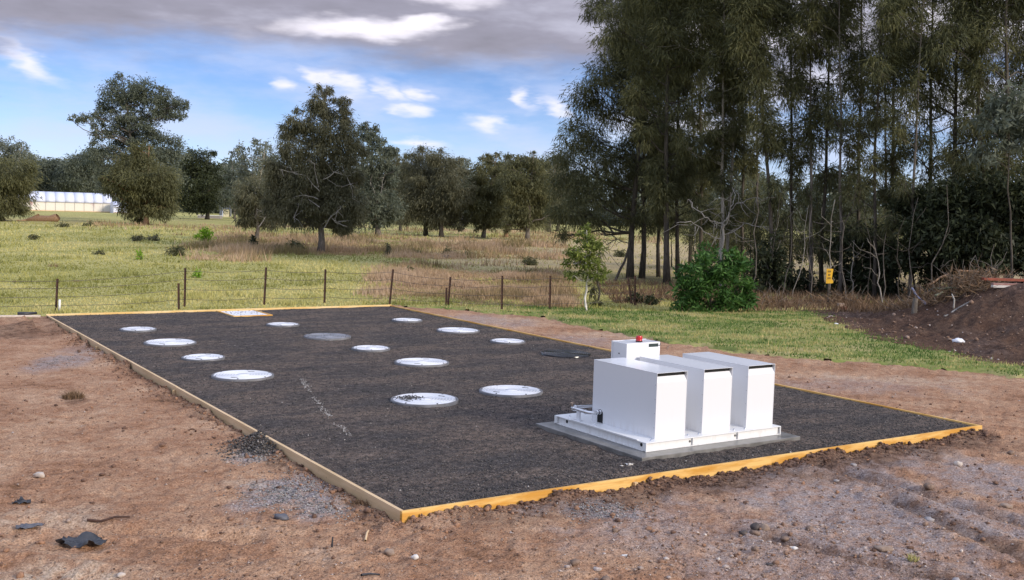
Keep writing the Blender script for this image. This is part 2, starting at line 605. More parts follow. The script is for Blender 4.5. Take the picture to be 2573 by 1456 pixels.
M_TAN = wood_mat('shade_tan_pine', (.70, .50, .29), (.60, .42, .225), (.46, .315, .165))  # same pine as the front, toned greyer for the less lit left boards
M_WHITE = paint_mat('white_enamel', (.75, .755, .77), 0.16, 0.10)
M_FRAMEW = paint_mat('white_frame_paint', (.78, .78, .77), 0.3, 0.35)
M_DARK = simple('dark_void', (.012, .012, .013), (.02, .02, .02), 6, 0.9)
M_CHROME = simple('stainless_steel', (.72, .72, .73), (.60, .60, .62), 5, 0.16, 1.0)
M_CONC = simple('wet_concrete', (.13, .125, .115), (.22, .21, .195), 5, 0.30, 0, 0.3, 0.004, 60)
M_RUST = simple('rusted_steel', (.050, .028, .021), (.095, .048, .032), 14, 0.85, 0.2, 0.4, 0.003)
M_WIRE = simple('fence_wire', (.10, .085, .075), (.15, .13, .12), 5, 0.6, 0.6)
M_BARKD = bark_mat('dark_bark', (.05, .042, .034), (.135, .115, .092))
M_BARKG = bark_mat('grey_bark', (.10, .085, .07), (.23, .20, .17))
M_BARKP = bark_mat('pale_bark', (.26, .225, .18), (.46, .42, .36))
M_BARKO = bark_mat('orange_bark', (.22, .12, .065), (.40, .27, .18))
M_DEAD = bark_mat('dead_wood', (.24, .22, .195), (.42, .39, .35))
LM = {
    'casuarina': leaf_mat('casuarina_needles', (0.078, 0.080, 0.047), (0.147, 0.144, 0.083), (0.236, 0.222, 0.127), .4),
    'grove': leaf_mat('grove_needles', (0.057, 0.066, 0.033), (0.124, 0.127, 0.057), (0.224, 0.215, 0.088), .4),
    'olive': leaf_mat('olive_foliage', (0.073, 0.076, 0.038), (0.142, 0.142, 0.064), (0.224, 0.215, 0.094), .4),
    'gum': leaf_mat('gum_leaves', (0.066, 0.083, 0.063), (0.132, 0.151, 0.106), (0.218, 0.236, 0.171), .35),
    'pale': leaf_mat('pale_gum_leaves', (0.100, 0.118, 0.097), (0.177, 0.195, 0.151), (0.283, 0.301, 0.230), .35),
    'dense': leaf_mat('dense_dark_leaves', (.020, .026, .014), (.044, .054, .025), (.085, .098, .040)),
    'bush': leaf_mat('bush_leaves', (.024, .060, .013), (.060, .138, .03), (.12, .235, .05), 0.3),
    'sapling': leaf_mat('sapling_leaves', (.07, .10, .02), (.16, .20, .042), (.27, .31, .07), 0.35),
    'bright': leaf_mat('bright_leaves', (.09, .18, .012), (.20, .35, .025), (.32, .48, .05), 0.35),
    'brown': leaf_mat('dead_fronds', (.09, .06, .035), (.21, .13, .075), (.36, .25, .15), 0.2),
    'grass': leaf_mat('grass_blades', (.27, .27, .08), (.45, .42, .145), (.62, .54, .24), 0.3),
    'lawn': leaf_mat('lawn_blades', (.075, .15, .03), (.20, .275, .065), (.54, .45, .20), 0.3),
    'sedge': leaf_mat('brown_sedge', (.25, .20, .09), (.45, .315, .185), (.58, .43, .29), 0.35),
}

# ------------------------------------------------------------------ the ground
DIRT_POLY = [(-60, 19), (-30, 24.2), (-12.9, 26.1), (-11.9, 27.3), (-3.6, 32.5), (-1.0, 31.7), (1.1, 30.5), (3.2, 26.6), (5.1, 24.0), (8.6, 22.4), (10.6, 21.4), (20, 17.6), (45, 8), (45, -12), (-60, -12)]
VERGE_POLY = [(-3.2, 32.1), (-1.2, 32.7), (1.4, 32.9), (6.3, 33.2), (10.6, 34.8), (9.9, 27.6), (10.5, 23.9), (11.4, 22.4), (21, 18.2), (45, 9), (45, 7), (20, 17), (10.6, 20.9), (8.6, 21.9), (5.1, 23.5), (3.0, 26.2), (.9, 30.1), (-1.2, 31.2)]
MOUND_POLY = [(9.2, 34.5), (9.2, 27.0), (9.8, 23.6), (10.7, 21.9), (21, 17.6), (40, 10), (52, 22), (40, 38), (18, 40)]


def paddock_z(x, y):
    z = -0.10 + 0.10 * (fbm(x / 14, y / 14, 5, 3) - 0.5)
    ins = np.maximum(poly_sd(x, y, DIRT_POLY), poly_sd(x, y, MOUND_POLY))
    return z - 0.45 * sstep(ins, 0.2, 1.6)


def belt(x, y):
    s = x / np.maximum(y, 1) * FPX + 1286
    w = 90 * (fbm(x / 6, y / 6, 31, 3) - 0.5)
    dw = 14 * (fbm(x / 9, y / 5, 33, 3) - 0.5)
    a = sstep(s + w, 470, 620) * sstep(s + w, 1470, 1330) * sstep(y + dw, 60, 68) * sstep(y + dw, 108, 92)
    b = sstep(s + w, 880, 990) * sstep(s + w, 1480, 1400) * sstep(y + dw * .3, 32.6, 34.5) * sstep(y + dw, 60, 50)
    c = 0.6 * sstep(s + w, 400, 480) * sstep(s + w, 720, 600) * sstep(y, 52, 58) * sstep(y, 78, 68)
    d = 0.5 * sstep(y + dw, 100, 120) * sstep(y, 175, 150) * (fbm(x / 10, y / 20, 37, 3) > .48)
    pat = sstep(fbm(x / 4, y / 5, 41, 4), 0.40, 0.58)
    return np.clip(np.maximum(np.maximum(a, b), np.maximum(c, d)) * (0.15 + 0.85 * pat), 0, 1)


def polar_grid(th0, th1, nth, rs):
    th = np.linspace(RAD(th0), RAD(th1), nth)
    T, Rr = np.meshgrid(th, rs)
    x, y = Rr * np.sin(T), Rr * np.cos(T)
    i = np.arange(len(rs) - 1)[:, None] * nth
    j = np.arange(nth - 1)[None]
    f = np.stack([i + j, i + j + 1, i + nth + j + 1, i + nth + j], -1).reshape(-1, 4)
    return x.ravel(), y.ravel(), f


def compact(v, f, attrs):
    used = np.zeros(len(v), bool)
    used[f.ravel()] = True
    idx = np.cumsum(used) - 1
    return v[used], idx[f], {k: a[used] for k, a in attrs.items()}


def build_paddock():
    rs = np.concatenate([[0.01, 4, 8, 12, 15], 1 / np.linspace(1 / 17., 1 / 400., 130), [600, 1000, 2000, 4500]])
    x, y, f = polar_grid(-180, 180, 289, rs)
    z = paddock_z(x, y)
    R = belt(x, y) * (y > 5)
    s = x / np.maximum(y, 1) * FPX + 1286
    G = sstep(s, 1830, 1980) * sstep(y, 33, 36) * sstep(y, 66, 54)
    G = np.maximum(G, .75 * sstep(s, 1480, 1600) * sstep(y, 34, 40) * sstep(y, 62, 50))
    G = np.maximum(G, .6 * sstep(s, 1760, 1900) * sstep(y, 50, 60) * sstep(y, 190, 130))
    B = sstep(s, 1000, 1150) * sstep(s, 2900, 2500) * sstep(y, 48, 60) * sstep(y, 125, 100) * (1 - R)
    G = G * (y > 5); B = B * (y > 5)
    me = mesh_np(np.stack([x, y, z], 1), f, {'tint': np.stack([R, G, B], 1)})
    return tag(link('paddock', me, MP, smooth=True), kind='structure')


def seg_d(x, y, a, b):
    a, b = np.array(a[:2]), np.array(b[:2])
    e = b - a
    t = np.clip(((x - a[0]) * e[0] + (y - a[1]) * e[1]) / (e @ e), 0, 1)
    return np.hypot(x - a[0] - t * e[0], y - a[1] - t * e[1]), t


RUTS = [(P(2240, 1235), P(2573, 1375)), (P(2050, 1150), P(2620, 1310)), (P(1950, 1330), P(2650, 1500)), (P(0, 1395), P(560, 1475)), (P(80, 1290), P(620, 1330))]


def dirt_z(x, y):
    u, v = to_uv(x, y)
    z = -0.085 + 0.05 * (fbm(x / 2.6, y / 2.6, 11, 3) - 0.5)
    bill = 1 - np.abs(2 * fbm(x * 3.1, y * 3.1, 13, 3) - 1)
    z = z + 0.045 * (bill - 0.8) + 0.045 * (fbm(x * 9, y * 9, 17, 3) - 0.5) + 0.022 * (vnoise(x * 33, y * 33, 19) - 0.5)
    dl = np.maximum(-u - 0.04, 0)
    df = np.maximum(-v - 0.04, 0)
    dr = np.maximum(u - PW, 0)
    inv = (v > -0.5) & (v < PL + .3)
    z = z - np.where((u < 0) & inv, 0.02 * np.exp(-dl / 0.8), 0) + np.where((u < 0) & inv, (0.105 * sstep(fbm(v * 1.1, dl, 23, 3), .38, .66)) * np.exp(-dl / 0.30), 0)
    z = z + np.where((v < 0) & (u > -.3) & (u < PW + .2), (-0.010 + 0.090 * sstep(fbm(u * 1.5, df * 2, 27, 5), .36, .74)) * np.exp(-df / 0.26), 0)
    z = z + np.where((u > PW) & (v > -.3), 0.055 * np.exp(-dr / 1.5), 0)
    z = z + np.where((u < -.6), 0.30 * sstep(fbm(x / 1.1, y / 1.1, 71, 3), .35, .75) * sstep(v, 16.0, 18.5) * sstep(v, 24, 20), 0)
    for i, (a, b) in enumerate(RUTS):
        d, t = seg_d(x, y, a, b)
        d = d + 0.10 * (fbm(x * 2, y * 2, 60 + i, 2) - .5)
        z = z - 0.045 * np.exp(-(d / 0.10) ** 2) + 0.035 * np.exp(-((d - 0.24) / 0.10) ** 2)
    return z


def patch(x, y, lst, seed, freq=2.2):
    o = np.zeros(x.shape)
    n = fbm(x * freq, y * freq, seed, 4)
    for (px, py, rx, ry, w) in lst:
        c = P(px, py)
        d = np.hypot(c[0], c[1])
        ra = rx * d / FPX
        rb = ry * d * d / (FPX * CAM_H)
        q = np.hypot((x - c[0]) / ra, (y - c[1]) / rb)
        o = np.maximum(o, w * sstep(q + 1.3 * (n - .5), 1.15, 0.45))
    return o


def dirt_tint(x, y):
    u, v = to_uv(x, y)
    R = patch(x, y, [(720, 1215, 130, 50, 1), (640, 1120, 60, 22, .9), (800, 1250, 90, 30, .8), (1520, 1262, 130, 34, .85), (1340, 1255, 60, 20, .6), (1650, 1300, 240, 60, .5), (2150, 1260, 420, 130, .75), (2450, 1180, 200, 70, .7), (2100, 1400, 560, 80, .55), (150, 895, 70, 25, .7), (230, 870, 70, 16, .5), (1200, 800, 160, 16, .55), (1450, 850, 160, 16, .5), (2100, 960, 300, 20, .35), (420, 940, 60, 10, .3)], 43)
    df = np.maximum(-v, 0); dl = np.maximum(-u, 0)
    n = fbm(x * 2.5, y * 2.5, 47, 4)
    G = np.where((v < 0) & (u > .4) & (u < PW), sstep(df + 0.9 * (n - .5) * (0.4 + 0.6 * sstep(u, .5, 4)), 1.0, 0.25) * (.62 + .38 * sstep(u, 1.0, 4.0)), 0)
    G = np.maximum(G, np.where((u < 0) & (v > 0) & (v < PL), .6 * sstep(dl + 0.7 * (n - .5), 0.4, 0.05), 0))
    G = np.maximum(G, patch(x, y, [(640, 1110, 45, 14, .9), (700, 1140, 30, 14, .8), (2150, 1180, 130, 16, .6), (40, 825, 120, 16, .8), (190, 990, 30, 9, .8)], 53))
    for (a, b) in RUTS[:3]:
        d, t = seg_d(x, y, a, b)
        G = np.maximum(G, 0.8 * np.exp(-((d + .30 * (n - .5)) / 0.16) ** 2))
    B = patch(x, y, [(110, 1425, 220, 45, 1), (150, 1275, 140, 30, .6), (620, 1190, 60, 14, .5), (1300, 800, 120, 10, .4), (1550, 835, 140, 10, .4), (2250, 945, 300, 12, .5)], 59)
    tex = fbm(x * 1.2, y * 1.2, 61, 3)
    return np.stack([np.clip(R * 1.1, 0, 1), np.clip(G, 0, 1), np.clip(B * (0.6 + .6 * tex), 0, 1)], 1)


def build_dirt():
    rs = 1 / np.linspace(1 / 5.8, 1 / 38., 320)
    x, y, f = polar_grid(-39, 39, 620, rs)
    u, v = to_uv(x, y)
    sd = poly_sd(x, y, DIRT_POLY) + 0.75 * (fbm(x * 1.6, y * 1.6, 3, 4) - 0.5)
    pad = np.minimum(np.minimum(u + 0.03, PW + 0.03 - u), np.minimum(v + 0.03, PL + 0.03 - v))
    keep = (sd > -0.15) & (pad < 0)
    z = dirt_z(x, y) - 0.25 * sstep(sd, 0.22, -0.15)
    fk = keep[f].all(1)
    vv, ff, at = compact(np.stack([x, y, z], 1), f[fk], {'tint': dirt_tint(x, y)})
    return tag(link('dirt_ground', mesh_np(vv, ff, at), MD, smooth=True), kind='structure')


def verge_z(x, y):
    return -0.03 + 0.05 * (fbm(x / 1.5, y / 1.5, 83, 3) - .5)


def verge_sd(x, y):
    return poly_sd(x, y, VERGE_POLY) + 0.9 * (fbm(x * 1.3, y * 1.3, 81, 4) - 0.5)


def build_verge():
    rs = np.linspace(15, 38, 150)
    x, y, f = polar_grid(-10, 55, 330, rs)
    sd = verge_sd(x, y)
    z = verge_z(x, y) - 0.2 * sstep(sd, 0.15, -0.1)
    fk = (sd > -0.12)[f].all(1)
    vv, ff, at = compact(np.stack([x, y, z], 1), f[fk], {})
    return tag(link('grass_verge', mesh_np(vv, ff), MV, smooth=True), kind='structure')


def mound_z(x, y):
    sd = poly_sd(x, y, MOUND_POLY) + 0.8 * (fbm(x * 1.1, y * 1.1, 91, 4) - 0.5)
    pk = np.exp(-(((x - 14.6) / 2.6) ** 2 + ((y - 30.0) / 3.0) ** 2)) + np.exp(-(((x - 18.8) / 3.2) ** 2 + ((y - 29.0) / 3.2) ** 2)) * 1.0 + .5 * np.exp(-(((x - 24) / 4) ** 2 + ((y - 27) / 4) ** 2))
    rel = 0.24 * (fbm(x * 1.6, y * 1.6, 93, 4) - .5) + 0.14 * (1 - np.abs(2 * fbm(x * 4, y * 4, 95, 3) - 1) - .7) + .04 * (vnoise(x * 13, y * 13, 97) - .5)
    return -0.04 + 1.25 * np.clip(pk, 0, 1.1) + rel * (0.35 + .65 * sstep(sd, 0, 1.5)) - 0.3 * sstep(sd, 0.25, -0.1), sd


def build_mound():
    rs = np.linspace(16, 45, 230)
    x, y, f = polar_grid(13, 58, 300, rs)
    z, sd = mound_z(x, y)
    n = fbm(x * .7, y * .7, 99, 3)
    tint = np.stack([0.25 * sstep(n, .5, .8), np.full(x.shape, .80) * sstep(sd, -.1, 1.0) + .1, .0 * n], 1)
    fk = (sd > -0.1)[f].all(1)
    vv, ff, at = compact(np.stack([x, y, z], 1), f[fk], {'tint': tint})
    return tag(link('soil_mound', mesh_np(vv, ff, at), MDK, smooth=True), kind='structure')


def gravel_z(u, v):
    e = np.minimum(np.minimum(u, PW - u), np.minimum(v, PL - v))
    z = 0.022 * (fbm(u * .9, v * .9, 101, 3) - .5) + 0.016 * (fbm(u * 5, v * 5, 103, 3) - .5) - 0.012 * sstep(e, .25, 0)
    q = np.maximum(np.maximum(3.41 - u, u - 6.18), np.maximum(0.45 - v, v - 2.68))
    return z + np.exp(-np.maximum(q, 0) / .20) * (0.022 + 0.022 * sstep(fbm(u * 3, v * 3, 107, 3), .35, .6))


def build_gravel():
    nu, nv = 130, 300
    uu, vv = np.meshgrid(np.linspace(0.0, PW, nu), PL * np.linspace(0, 1, nv) ** 1.35)
    uu, vv = uu.ravel(), vv.ravel()
    p = np.stack([uu, vv, gravel_z(uu, vv)], 1)
    i = np.arange(nv - 1)[:, None] * nu
    j = np.arange(nu - 1)[None]
    f = np.stack([i + j, i + j + 1, i + nu + j + 1, i + nu + j], -1).reshape(-1, 4)
    return tag(link('gravel_bed', mesh_np(p, f), MG, loc=PA, rotz=ANG, smooth=True), kind='structure')


build_paddock()
build_dirt()
build_verge()
build_mound()
build_gravel()


# ------------------------------------------------------------------ scattered stones, clods, grains
def ico(sub=0, seed=0, rough=0.25):
    bm = bmesh.new()
    if sub < 0:
        w = [bm.verts.new(c) for c in ((1, 0, 0), (-1, 0, 0), (0, 1, 0), (0, -1, 0), (0, 0, 1), (0, 0, -1))]
        for a, b, c in ((0, 2, 4), (2, 1, 4), (1, 3, 4), (3, 0, 4), (2, 0, 5), (1, 2, 5), (3, 1, 5), (0, 3, 5)):
            bm.faces.new((w[a], w[b], w[c]))
    else:
        bmesh.ops.create_icosphere(bm, subdivisions=sub + 1, radius=1.0)
    r = random.Random(seed)
    v = np.array([q.co[:] for q in bm.verts])
    bm.verts.index_update()
    f = np.array([[q.index for q in fc.verts] for fc in bm.faces])
    bm.free()
    v = v * np.array([[1 + rough * (r.random() * 2 - 1)] for _ in range(len(v))])
    return v, f


def scatter(pos, size, tint, seed, squash=(.45, .9), sub=0, rough=.3, sink=.25):
    rng = np.random.default_rng(seed)
    n = len(pos)
    which = rng.integers(0, 6, n)
    VS, FS, TS, o = [], [], [], 0
    for k in range(6):
        tv, tf = ico(sub, seed * 10 + k, rough)
        m = np.where(which == k)[0]
        if not len(m):
            continue
        a = rng.uniform(0, 6.283, len(m))
        sx, sy, sz = size[m] * rng.uniform(.7, 1.3, len(m)), size[m] * rng.uniform(.7, 1.2, len(m)), size[m] * rng.uniform(*squash, len(m))
        v = tv[None] * np.stack([sx, sy, sz], 1)[:, None]
        ca, sa = np.cos(a)[:, None], np.sin(a)[:, None]
        v = np.stack([v[..., 0] * ca - v[..., 1] * sa, v[..., 0] * sa + v[..., 1] * ca, v[..., 2]], -1)
        v = v + pos[m][:, None] + np.stack([0 * sz, 0 * sz, sz * (1 - 2 * sink) * .9], 1)[:, None]
        nv = len(tv)
        f = tf[None] + (np.arange(len(m)) * nv)[:, None, None] + o
        VS.append(v.reshape(-1, 3)); FS.append(f.reshape(-1, 3)); TS.append(np.repeat(tint[m], nv))
        o += len(m) * nv
    return mesh_np(np.vstack(VS), np.vstack(FS), {'tint': np.concatenate(TS)})


def dirt_points(n, r0, r1, th, seed):
    rng = np.random.default_rng(seed)
    r = 1 / rng.uniform(1 / r1, 1 / r0, n)
    a = RAD(1) * rng.uniform(-th, th, n)
    x, y = r * np.sin(a), r * np.cos(a)
    u, v = to_uv(x, y)
    ok = (poly_sd(x, y, DIRT_POLY) > .1) & ~((u > -.08) & (u < PW + .08) & (v > -.08) & (v < PL + .08))
    return x[ok], y[ok], rng


def build_stones():
    x, y, rng = dirt_points(34000, 6.5, 26, 37, 5)
    sz = 0.0045 * (1 - rng.random(len(x)) * .97) ** -0.50
    sz = np.clip(sz, .0045, .030)
    t = dirt_tint(x, y)
    tint = np.clip(rng.beta(2, 3.2, len(x)) + .25 * t[:, 0] - .3 * t[:, 1] + .15 * t[:, 2], 0, 1)
    keep = rng.random(len(x)) < .35 + .65 * sstep(fbm(x * .8, y * .8, 111, 3), .35, .65) + .3 * t[:, 0]
    p = np.stack([x, y, dirt_z(x, y)], 1)[keep]
    tag(link('loose_stones', scatter(p, sz[keep], tint[keep], 7, rough=.4, sub=-1), M_STONE), 'small brown and grey stones scattered over the bare soil', None, None, 'stuff')
    # rubble of the rutted ground at right
    x, y, rng = dirt_points(16000, 6.8, 15, 36, 6)
    ok = rng.random(len(x)) < patch(x, y, [(2200, 1390, 620, 110, 1), (2350, 1290, 420, 90, .7), (1500, 1430, 400, 40, .4)], 63) ** 1.2
    x, y = x[ok], y[ok]
    sz = np.clip(.006 * (1 - rng.random(len(x)) * .97) ** -.48, .005, .034)
    tint = np.clip(rng.beta(2.2, 2.4, len(x)), 0, 1)
    tag(link('rubble', scatter(np.stack([x, y, dirt_z(x, y)], 1), sz, tint, 8, squash=(.4, .8), rough=.5, sub=0), M_STONE), 'broken stone rubble mixed into the rutted grey ground', None, None, 'stuff')
    # crumbly clods
    x, y, rng = dirt_points(9000, 6.5, 22, 36, 9)
    sz = np.clip(0.007 * (1 - rng.random(len(x)) * .97) ** -0.5, .005, .035)
    keep = rng.random(len(x)) < .2 + .8 * sstep(fbm(x * .6, y * .6, 113, 3), .42, .62)
    tint = np.clip(rng.beta(3, 2.5, len(x)) + .15, 0, 1)
    p = np.stack([x, y, dirt_z(x, y)], 1)[keep]
    tag(link('soil_crumbs', scatter(p, sz[keep], tint[keep], 11, rough=.35), M_CLOD), 'crumbled brown soil lying loose on the ground', None, None, 'stuff')
    # banked clods against the front and left boards
    rng = np.random.default_rng(15)
    n = 1700
    u = rng.uniform(-.2, PW, n)
    d = rng.exponential(.16, n) + .05
    q = L(0, 0)[None] + u[:, None] * UAX - d[:, None] * VAX
    n2 = 1500
    v2 = rng.uniform(-.1, 17, n2)
    d2 = rng.exponential(.18, n2) + .06
    q2 = L(0, 0)[None] + v2[:, None] * VAX - d2[:, None] * UAX
    q = np.vstack([q, q2])
    sz = np.clip(0.008 * (1 - rng.random(n + n2) * .97) ** -0.45, .005, .034)
    q[:, 2] = dirt_z(q[:, 0], q[:, 1])
    tint = np.clip(rng.beta(2.2, 2.8, n + n2) + np.concatenate([.35 * (u < 1.2), np.full(n2, .25)]), 0, 1)
    tag(link('banked_clods', scatter(q, sz, tint, 17, squash=(.5, .9), rough=.48), M_CLOD), 'dark soil clods banked along the timber edging', None, None, 'stuff')
    # grey gravel spilt over the left board
    rng = np.random.default_rng(19)
    pts = []
    for (px, py, rx, ry, k) in [(720, 1210, 110, 45, 1500), (640, 1122, 55, 22, 700), (820, 1255, 90, 26, 500), (1520, 1262, 120, 26, 600), (150, 893, 60, 16, 300)]:
        c = P(px, py)
        dd = np.hypot(c[0], c[1])
        g = rng.normal(0, .5, (k, 2))
        pts.append(np.stack([c[0] + g[:, 0] * rx * dd / FPX, c[1] + g[:, 1] * ry * dd * dd / FPX / CAM_H], 1))
    q = np.vstack(pts)
    u, v = to_uv(q[:, 0], q[:, 1])
    q = q[(u < -.06) | (v < -.06)]
    sz = rng.uniform(.005, .012, len(q))
    p = np.stack([q[:, 0], q[:, 1], dirt_z(q[:, 0], q[:, 1])], 1)
    tag(link('spilt_gravel', scatter(p, sz * 1.15, rng.beta(2, 2, len(q)), 21, sub=-1), M_SPILL), 'pale grey gravel spilt on the soil outside the boards', None, None, 'stuff')
    # dark gravel heaped outside the left board
    c = P(655, 1106)
    g = rng.normal(0, .5, (1500, 2))
    q = np.stack([c[0] + g[:, 0] * .42, c[1] + g[:, 1] * .55], 1)
    u, v = to_uv(q[:, 0], q[:, 1])
    q = q[u < -.06]; hgt = .10 * np.exp(-((q[:, 0] - c[0]) ** 2 + (q[:, 1] - c[1]) ** 2) / .12)
    p = np.stack([q[:, 0], q[:, 1], dirt_z(q[:, 0], q[:, 1]) + hgt * rng.random(len(q))], 1)
    tag(link('gravel_heap', scatter(p, rng.uniform(.010, .020, len(q)), rng.beta(2, 2.4, len(q)), 22, sub=-1), M_GRAIN), 'small heap of dark gravel spilt outside the left board', None, None, 'stuff')
    # grains of the gravel bed, denser towards the front
    rng = np.random.default_rng(23)
    n = 26000
    v = PL * rng.random(n) ** 1.9
    u = rng.uniform(.02, PW - .02, n)
    ok = ~((u > 3.35) & (u < 6.25) & (v > .4) & (v < 2.75))
    u, v = u[ok], v[ok]
    p = np.stack([u, v, gravel_z(u, v)], 1)
    tint = np.clip(rng.beta(2, 2.6, len(u)) * .95, 0, 1)
    pale = rng.random(len(u)) < .004
    tint[pale] = 1
    tag(link('gravel_grains', scatter(p, rng.uniform(.006, .015, len(u)), tint, 25, squash=(.5, 1), sub=-1), M_GRAIN, loc=PA, rotz=ANG), 'dark crushed stone grains on the gravel bed', None, None, 'stuff')
    # stones on the mound
    rng = np.random.default_rng(27)
    n = 2600
    x = rng.uniform(9, 24, n); y = rng.uniform(17, 33, n)
    z, sd = mound_z(x, y)
    ok = sd > .2
    tint = np.where(rng.random(n) < .12, rng.uniform(.6, .95, n), rng.uniform(0, .5, n))
    tag(link('mound_stones', scatter(np.stack([x, y, z], 1)[ok], np.clip(.014 * (1 - rng.random(n) * .96) ** -.5, .01, .07)[ok], tint[ok], 29), M_STONE), 'pale stones and clods littering the dark soil mound', None, None, 'stuff')


build_stones()


# ------------------------------------------------------------------ grass blades
def blades(x, y, z, h, w, tint, rng, lean=.35):
    n = len(x)
    a = rng.uniform(0, 6.283, n)
    b = rng.uniform(0, 6.283, n)
    s = np.stack([np.cos(a), np.sin(a), 0 * a], 1) * (w / 2)[:, None]
    c = np.stack([x, y, z], 1)
    l = (rng.random(n) * lean * h)[:, None] * np.stack([np.cos(b), np.sin(b), 0 * b], 1)
    tip = c + np.stack([0 * h, 0 * h, h], 1) + l
    v = np.stack([c - s, c + s, tip], 1).reshape(-1, 3)
    return mesh_np(v, np.arange(3 * n).reshape(-1, 3), {'tint': np.repeat(tint, 3)})


def build_grass():
    rng = np.random.default_rng(31)
    # lawn on the verge
    n = 120000
    x, y = rng.uniform(-3.5, 24, n), rng.uniform(15, 35, n)
    sd = verge_sd(x, y)
    ok = (sd > -.05 + .25 * rng.random(n)) & (np.abs(x / y) < .75)
    x, y = x[ok], y[ok]
    g = .6 * fbm(x * .55, y * 1.1, 121, 4) + .4 * fbm(x * 2.2, y * 3.5, 125, 3)
    h = rng.uniform(.025, .075, len(x)) * (1 + 1.2 * (rng.random(len(x)) < .05))
    tint = np.clip(sstep(g, .38, .60) * .9 + rng.normal(0, .13, len(x)), 0, 1)
    tag(link('lawn_grass', blades(x, y, verge_z(x, y) - .005, h, np.full(len(x), .03), tint, rng, .8), LM['lawn']), 'short green and straw grass of the verge', None, None, 'stuff')
    # grazed pasture beyond the fence
    n = 170000
    r = 1 / rng.uniform(1 / 130., 1 / 24., n)
    a = RAD(1) * rng.uniform(-34, 24, n)
    x, y = r * np.sin(a), r * np.cos(a)
    u, v = to_uv(x, y)
    ok = (poly_sd(x, y, DIRT_POLY) < .1) & (verge_sd(x, y) < 0) & (poly_sd(x, y, MOUND_POLY) < 0)
    s_ = x / y * FPX + 1286
    ok &= ~((s_ > 1080) & (y > 46) & (y < 118) & (rng.random(n) < .8))
    x, y, r = x[ok], y[ok], r[ok]
    g = fbm(x / 3, y / 5, 123, 4)
    tuft = sstep(fbm(x / 1.1, y / 1.1, 127, 3), .52, .70)
    h = (.02 + .04 * rng.random(len(x)) + .12 * tuft * rng.random(len(x))) * (.7 + r / 60)
    tint = np.clip(sstep(g, .30, .68) * .9 + rng.normal(0, .12, len(x)) - .25 * tuft, 0, 1)
    tag(link('pasture_grass', blades(x, y, paddock_z(x, y) - .01, h, .018 + r * .0011, tint, rng, .9), LM['grass']), 'grazed yellow green pasture beyond the fence', None, None, 'stuff')
    # tall brown sedge belts
    n = 420000
    r = 1 / rng.uniform(1 / 150., 1 / 31., n)
    a = RAD(1) * rng.uniform(-22, 8, n)
    x, y = r * np.sin(a), r * np.cos(a)
    ok = (rng.random(n) < belt(x, y) ** 1.3) & (poly_sd(x, y, DIRT_POLY) < -.3) & (verge_sd(x, y) < -.2)
    x, y, r = x[ok], y[ok], r[ok]
    g = fbm(x / 2.2, y / 4, 131, 4)
    h = (.15 + .45 * rng.random(len(x))) * (.35 + 1.1 * sstep(fbm(x / 1.7, y / 2.6, 133, 3), .34, .66)) * np.where(r < 55, .50, .8)
    green = sstep(fbm(x / 3.3, y / 4.5, 137, 3), .58, .7)
    tint = np.clip(.55 + (g - .5) * 1.4 + rng.normal(0, .16, len(x)) - .45 * green, 0, 1)
    tag(link('sedge_belt', blades(x, y, paddock_z(x, y) - .02, h, .012 + r * .00095, tint, rng, .6), LM['sedge']), 'pinkish brown dry sedge growing in belts across the paddock', None, None, 'stuff')
    # leaf litter and rough grass at the foot of the grove
    n = 60000
    x, y = rng.uniform(3.5, 22, n), rng.uniform(32.2, 46, n)
    ok = (verge_sd(x, y) < .25) & (np.abs(x / y) < .62) & (rng.random(n) < sstep(fbm(x * .9, y * .9, 141, 3), .35, .6))
    x, y = x[ok], y[ok]
    mz, msd = mound_z(x, y)
    z = np.where(msd > 0, mz, paddock_z(x, y))
    h = .06 + .34 * rng.random(len(x)) ** 2.2
    tint = np.clip(rng.beta(2, 2.6, len(x)), 0, 1)
    tag(link('rough_grass', blades(x, y, z - .02, h, np.full(len(x), .035), tint, rng, 1.0), LM['brown']), 'dry brown grass and litter at the foot of the grove', None, None, 'stuff')


build_grass()
#@@PART2

# ------------------------------------------------------------------ timber edging
def board(parent, x0, x1, y0, y1, mat, rot, org, z1=.016, z0=-.24, seed=0):
    """one plank with its long side on local x"""
    Ln = x1 - x0
    o = link('board', boxes((0, Ln, y0, y1, z0, z1), bev=.004), mat, parent)
    o.location = org
    o.rotation_euler = (RAD(random.Random(seed).uniform(-.6, .6)), 0, rot)
    return o


edg = empty('timber_edging', 'long timber board edging framing the dark gravel bed', 'edging', PA, ANG)
T_ = .042
for i, (a, b) in enumerate(((-T_, 7.285), (7.289, PW + T_))):
    board(edg, a, b, 0, T_, M_PINE, 0, (a, -T_, 0), seed=i)
for i, (a, b) in enumerate(((.003, 7.798), (7.802, 13.5), (13.504, PL))):
    o = board(edg, a, b, 0, T_, M_TAN, RAD(90), (0, a, .003 * (i - 1)), seed=10 + i)
    if i == 0:
        tag(o, 'shade toned tan board along the left side nearest the camera')
for i, (a, b) in enumerate(((.003, 6.4), (6.404, 12.8), (12.804, PL))):
    board(edg, a, b, 0, T_, M_PINE, RAD(90), (PW + T_, a, .002 * (i - 1)), seed=20 + i)
for i, (a, b) in enumerate(((-T_, 4.8), (4.804, PW + T_))):
    board(edg, a, b, 0, T_, M_FAR, 0, (a, PL + .002, .005), z1=.035, seed=30 + i)
for (u, v) in ((2.9, -.068), (7.3, -.07), (-.07, 7.8), (-.07, 13.4), (-.07, 3.6), (PW + .07, 6.2), (PW + .07, 12.6), (4.9, PL + .07)):
    link('peg', boxes((-.022, .022, -.022, .022, -.3, -.035), bev=.003), M_TAN, edg, loc=(u, v, 0))

